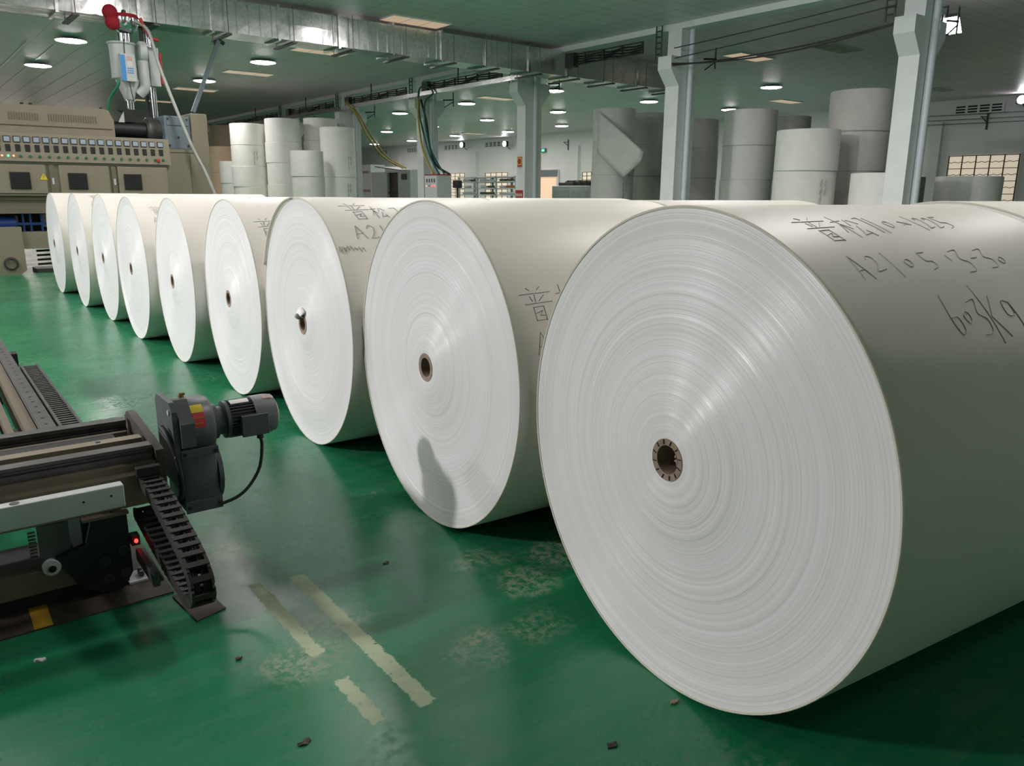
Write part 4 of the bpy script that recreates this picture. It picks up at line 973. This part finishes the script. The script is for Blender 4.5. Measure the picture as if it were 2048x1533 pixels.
for k in range(9): ch.tube([(-.385, -.004, .17+k*.011), (-.365, -.004, .17+k*.011)], .004, 6)
ch.build('spring', M_DSTEEL, t)
L().box(-.100, -.079, -.25, -.02, .095, .135, .003).box(-.079, -.070, -.25, .0, .11, .12).build('chain_guide', M_STEEL, t)
L().box(-.107, -.08, -.01, .03, .140, .175, .003).build('sensor', M_RUBBER, t)
L().sphere((-.093, -.014, .158), .006, .006, .007, 10, 8).build('red_lamp', M_REDLED, t)
L().box(XL, -.02, -.13, .35, .0005, .0055).build('base_plate', M_RUSTP, t)
a, b = gz(52, 1205, 0), gz(98, 1238, 0)
ai = TR.inverted() @ Vector((a.x, a.y, 0)); bi = TR.inverted() @ Vector((b.x, b.y, 0))
L().box(ai.x, bi.x+.005, -.129, ai.y+.02, .0056, .0065).build('yellow_mark', M_PAINTY, t)
L().box(-.125, -.045, .0, .085, .0056, .012).build('anchor_plate', M_WHITE, t)
ab = L()
for y in (.03, .06): ab.tube([(-.08, y, .012), (-.08, y, .03)], .008, 6)
ab.build('anchor_bolt', M_STEEL, t)
# gearmotor bolted to the end plate
gh = L().box(.07, .19, .0, .205, .205, .42, .014)
gh.lathe([(.03, .07), (.098, .072), (.10, .085), (.10, .185), (.09, .20), (.03, .2)], (0, .115, .478), 'x', 28)
gh.prism([(.0, .3), (.215, .3), (.215, .565), (.19, .588), (.03, .588), (.0, .56)], .055, .072, 'x')
gh.lathe([(.02, .18), (.105, .19), (.105, .205), (.02, .207)], (0, .10, .315), 'x', 28)
gh.box(.072, .192, -.006, .0, .40, .425).box(.072, .192, -.006, .0, .205, .245)
gho = gh.build('gear_housing', M_GREYENAMEL, t, 35)
L().prism([(-.012, .50), (.06, .585), (.055, .588), (-.02, .52), (-.02, .44), (-.012, .44)], .075, .12, 'x').build('rib', M_GREYENAMEL, gho)
for y, z in ((.03, .555), (.0, .41)):
    L().tube([(.05, y, z), (.0545, y, z)], .009, 10).build('lug_hole', M_WHITE, gho)
for x, z in ((.082, .412), (.182, .412), (.082, .225), (.182, .225)): L().tube([(x, -.0061, z), (x, -.010, z)], .006, 8).build('housing_bolt', M_BLACK, gho)
def patch(x0, x1, a0, a1, r, cy, cz):
    mb = L(); n = 6; vs = []; fs = []
    for k in range(n+1):
        a_ = math.radians(a0+(a1-a0)*k/n)
        for x in (x0, x1):
            for rr in (r, r+.0008): vs.append((x, cy-rr*math.cos(a_), cz+rr*math.sin(a_)))
    for k in range(n):
        b0 = k*4; fs += [(b0+1, b0+3, b0+7, b0+5), (b0, b0+4, b0+6, b0+2), (b0, b0+1, b0+5, b0+4), (b0+2, b0+6, b0+7, b0+3)]
    fs += [(0, 2, 3, 1), (n*4, n*4+1, n*4+3, n*4+2)]
    return mb.add(vs, fs)
patch(.105, .165, 38, 56, .1003, .115, .478).build('yellow_label', M_YELLOW, gho)
patch(.105, .165, 8, 37, .1003, .115, .478).build('red_label', mat('red_label', (.55, .03, .05, 1), .5), gho)
tx_ = L()
for k in range(3):
    pass
patch(.112, .158, 25, 29, .1013, .115, .478).build('label_line', M_ORANGE, gho); patch(.112, .158, 14, 18, .1013, .115, .478).build('label_line', M_ORANGE, gho)
L().tube([(.12, .13, .574), (.12, .13, .585)], .010, 8).tube([(.114, .13, .588), (.133, .13, .588)], .005, 6).build('vent_plug', mat('brass', (.35, .2, .08, 1), .4, .6), gho)
CYM, CZM = .115, .478
mo = L().lathe([(.02, .20), (.062, .2), (.062, .222), (.05, .225), (.05, .245), (.066, .25), (.066, .262), (.055, .265), (.055, .345), (.066, .35), (.02, .352)], (0, CYM, CZM), 'x', 32)
for k in range(36):
    a_ = 2*PI*k/36; c_, s_ = math.cos(a_), math.sin(a_)
    mo.add([(.262, CYM+c_*.05-s_*.0016, CZM+s_*.05+c_*.0016), (.262, CYM+c_*.05+s_*.0016, CZM+s_*.05-c_*.0016), (.262, CYM+c_*.067+s_*.0012, CZM+s_*.067-c_*.0012), (.262, CYM+c_*.067-s_*.0012, CZM+s_*.067+c_*.0012),
            (.352, CYM+c_*.05-s_*.0016, CZM+s_*.05+c_*.0016), (.352, CYM+c_*.05+s_*.0016, CZM+s_*.05-c_*.0016), (.352, CYM+c_*.067+s_*.0012, CZM+s_*.067-c_*.0012), (.352, CYM+c_*.067-s_*.0012, CZM+s_*.067+c_*.0012)],
           [(0, 1, 2, 3), (7, 6, 5, 4), (0, 4, 5, 1), (1, 5, 6, 2), (2, 6, 7, 3), (3, 7, 4, 0)])
moo = mo.build('motor', M_GREYENAMEL, t, 35)
L().lathe([(.071, .348), (.0715, .40), (.067, .425), (.045, .437), (.01, .438)], (0, CYM, CZM), 'x', 32).build('fan_cover', mat('grey_enamel_light', (.17, .18, .195, 1), .42, noise=.12, nscale=14), moo, 40)
L().box(.29, .378, .028, .062, .432, .50, .005).box(.286, .382, .022, .03, .428, .504, .003).build('terminal_box', M_GREYENAMEL, moo)
patch(.27, .335, 62, 84, .0685, CYM, CZM).build('name_plate', M_LABEL, moo)
patch(.385, .415, 62, 74, .0718, CYM, CZM).build('small_label', mat('pink_sticker', (.5, .3, .28, 1), .6), moo)
L().tube([(.352, .04, .43), (.352, .04, .412)], .012, 10).build('cable_gland', M_RUBBER, moo)
o = MB(TR).tube(smoothpath([(.352, .04, .415), (.352, .03, .38), (.33, .02, .30), (.26, .0, .235), (.17, .0, .215), (.09, .02, .225), (.06, .05, .24)], 8), .006, 8).build('motor_cable', M_RUBBER, moo, 60)
L().tube(smoothpath([(.035, .07, .50), (.045, .02, .47), (.062, -.01, .36), (.06, .0, .27), (.03, .03, .25)], 6), .009, 8).build('loop_cable', M_RUBBER, t, 60)
# cross rails running away from the beam
YE = 3.3
cr = L().prism([(-.258, .30), (-.205, .30), (-.205, .385), (-.213, .39), (-.213, .396), (-.205, .40), (-.205, .405), (-.258, .405), (-.258, .40), (-.250, .396), (-.250, .39), (-.258, .385)], .51, YE, 'y').build('cross_rail', M_STEEL, t)
ho = L()
for k in range(26): ho.tube([(-.232, .6+k*.1, .4049), (-.232, .6+k*.1, .4062)], .006, 8)
ho.build('rail_bolt_hole', M_BLACK, cr)
L().box(-.300, -.262, .51, YE, .27, .385).box(-.355, -.33, .51, YE, .27, .36).build('cross_beam', M_CREAM, t)
L().box(-.62, -.30, .66, .74, .28, .37).box(-.75, -.36, .74, 1.9, .24, .27).build('cream_bracket', M_CREAM, t)
L().box(-.50, -.37, .95, 1.5, .27, .33, .01).build('dark_block', M_DSTEEL, t)
tr = L().box(-.197, -.188, .51, 1.95, .33, .41).box(-.128, -.120, .51, 1.93, .33, .41)
tr.build('ladder_tray', M_STEEL, t)
L().box(-.1875, -.1285, .51, 1.93, .33, .345).build('tray_bottom', M_BLACK, t)
rg = L()
for k in range(40): rg.box(-.188, -.128, .53+k*.0355, .53+k*.0355+.016, .388, .402)
rg.build('tray_rungs', M_STEEL, t)
cl = L()
for k, y in enumerate((.62, .8, 1.0, 1.35, 1.75)): cl.box(-.205+.002, -.198, y, y+.07, .33, .37)
cl.box(-.203, -.199, .51, 1.95, .31, .33).build('clamp_pieces', M_BLACK, t)
for y in (1.0, 2.9): L().box(-.33, -.13, y, y+.1, 0, .299).build('leg', M_BLACK, t)
# cable chain drooping from the beam toward the camera
t = thing('drag_chain', 'dusty black cable chain looping down beside the gearmotor', 'cable chain', TR @ Vector((-.06, -.3, 0)))
path = smoothpath([(.03, .350), (-.014, .352), (-.18, .338), (-.38, .290), (-.48, .260), (-.535, .224), (-.542, .182), (-.505, .152), (-.43, .142), (-.27, .148), (-.14, .160), (.02, .180), (.16, .2)], 12)
acc = [0]; hw = .017
for p, q in zip(path[:-1], path[1:]): acc.append(acc[-1]+math.hypot(q[0]-p[0], q[1]-p[1])) if len(p) == 2 else acc.append(acc[-1]+(q-p).length)
def at_s(s):
    for i in range(len(path)-1):
        if acc[i+1] >= s:
            f = (s-acc[i])/max(1e-9, acc[i+1]-acc[i]); p = path[i].lerp(path[i+1], f); d = (path[i+1]-path[i]).normalized(); return p, d
    return path[-1], (path[-1]-path[-2]).normalized()
pitch = .038; n = int(acc[-1]/pitch)
xa, xb = -.066, -.002
for k in range(n):
    p, d = at_s((k+.5)*pitch); nn = Vector((-d[1], d[0]))
    mb = L()
    def quad(u0, u1, v0, v1, x0, x1):
        P = []
        for x in (x0, x1):
            for u, v in ((u0, v0), (u1, v0), (u1, v1), (u0, v1)): P.append((x, p[0]+d[0]*u+nn[0]*v, p[1]+d[1]*u+nn[1]*v))
        mb.add(P, [(3, 2, 1, 0), (4, 5, 6, 7), (0, 1, 5, 4), (1, 2, 6, 5), (2, 3, 7, 6), (3, 0, 4, 7)])
    hw = .017
    for x0, x1 in ((xa, xa+.008), (xb-.008, xb)):
        quad(-.0205, .0205, -hw, hw, x0, x1)
    for v0 in (-hw-.003, hw-.003): quad(-.0085, .0085, v0, v0+.006, xa, xb)
    quad(-.006, .006, -hw, hw, -.037, -.031)
    mb.build('chain_link', M_CHAIN, t)
cc = L()
for x in (-.052, -.043, -.024, -.015): cc.tube([(x, q[0], q[1]+.004*math.sin(x*900)) for q in path[::3]], .006, 5)
cc.build('inner_cables', M_RUBBER, t)
L().box(-.072, .001, -.03, -.001, .372, .404, .003).build('end_bracket', M_BLACK, t)
a = [gz(*q, 0) for q in ((345, 1195), (395, 1245), (452, 1218), (398, 1170))]
o = tag(MB().prism([(v.x, v.y) for v in a], .0005, .004, 'z').build('floor_plate', M_RUSTP), 'flat brown steel plate on the floor under the end of the cable chain', 'plate'); rebase(o)
# ------------------------------------------------------------------ bits lying on the floor
def bit(px, py, sz, m, lab, kind, seed):
    rnd = random.Random(seed); c = gz(px, py, 0); n = 9
    pts = [(c.x+math.cos(2*PI*k/n)*sz*rnd.uniform(.55, 1.2), c.y+math.sin(2*PI*k/n)*sz*.6*rnd.uniform(.55, 1.2)) for k in range(n)]
    vs = [(x, y, .0006) for x, y in pts]+[(x, y, .0022+rnd.uniform(0, .006)) for x, y in pts]+[(c.x, c.y, .006)]
    fs = [list(range(n))[::-1]]+[(k, (k+1) % n, n+(k+1) % n, n+k) for k in range(n)]+[(n+k, n+(k+1) % n, 2*n) for k in range(n)]
    rebase(tag(MB().add(vs, fs).build(kind, m), lab, 'scrap'))
bit(1225, 1492, .018, M_DSTEEL, 'dark flake on the green floor at the bottom centre', 'floor_flake', 1)
bit(1347, 1406, .014, M_CORE, 'tan scrap on the floor beside the foot of the huge roll', 'floor_scrap', 2)
bit(772, 1127, .012, M_CORE, 'small tan scrap on the floor beyond the worn stripes', 'floor_scrap', 3)
bit(81, 1322, .016, M_LABEL, 'crumpled white paper scrap on the floor at lower left', 'paper_scrap', 4)
bit(610, 1488, .016, M_RUSTP, 'brown scrap on the floor under the worn stripes', 'floor_scrap', 5)
bit(477, 1320, .010, M_RUSTP, 'little brown scrap on the floor left of the worn stripes', 'floor_scrap', 6)
# ------------------------------------------------------------------ light
def area(name, loc, target, size, power, col=(1, 1, 1), sy=None, spread=180):
    l = bpy.data.lights.new(name, 'AREA'); l.energy = power; l.color = col; l.size = size; l.spread = math.radians(spread)
    if sy: l.shape = 'RECTANGLE'; l.size_y = sy
    o = bpy.data.objects.new(name, l); COL.objects.link(o); o.location = loc
    o.rotation_euler = (Vector(target)-Vector(loc)).to_track_quat('-Z', 'Y').to_euler(); return o
area('flood_light', (-8.5, 5.8, 4.5), (1.5, 5.0, 1.4), .45, 130, (1, .96, .98), spread=74)
area('flood_light', (-8.5, 13.0, 4.5), (1.7, 9.6, .9), .6, 130, (.97, .95, 1), spread=80)  # added key lamp, brightens the end faces of the farther rolls
W = bpy.data.worlds.new('world'); S.world = W; W.use_nodes = True
W.node_tree.nodes['Background'].inputs[0].default_value = (.6, .7, .8, 1); W.node_tree.nodes['Background'].inputs[1].default_value = .02
S.view_settings.view_transform = 'Standard'; S.view_settings.look = 'None'; S.view_settings.exposure = 0.1; S.view_settings.gamma = 1
S.view_settings.use_curve_mapping = False
S.cycles.use_denoising = True; S.cycles.max_bounces = 6; S.cycles.diffuse_bounces = 4; S.cycles.glossy_bounces = 3; S.cycles.transmission_bounces = 2
S.cycles.sample_clamp_indirect = 4; S.cycles.use_light_tree = True
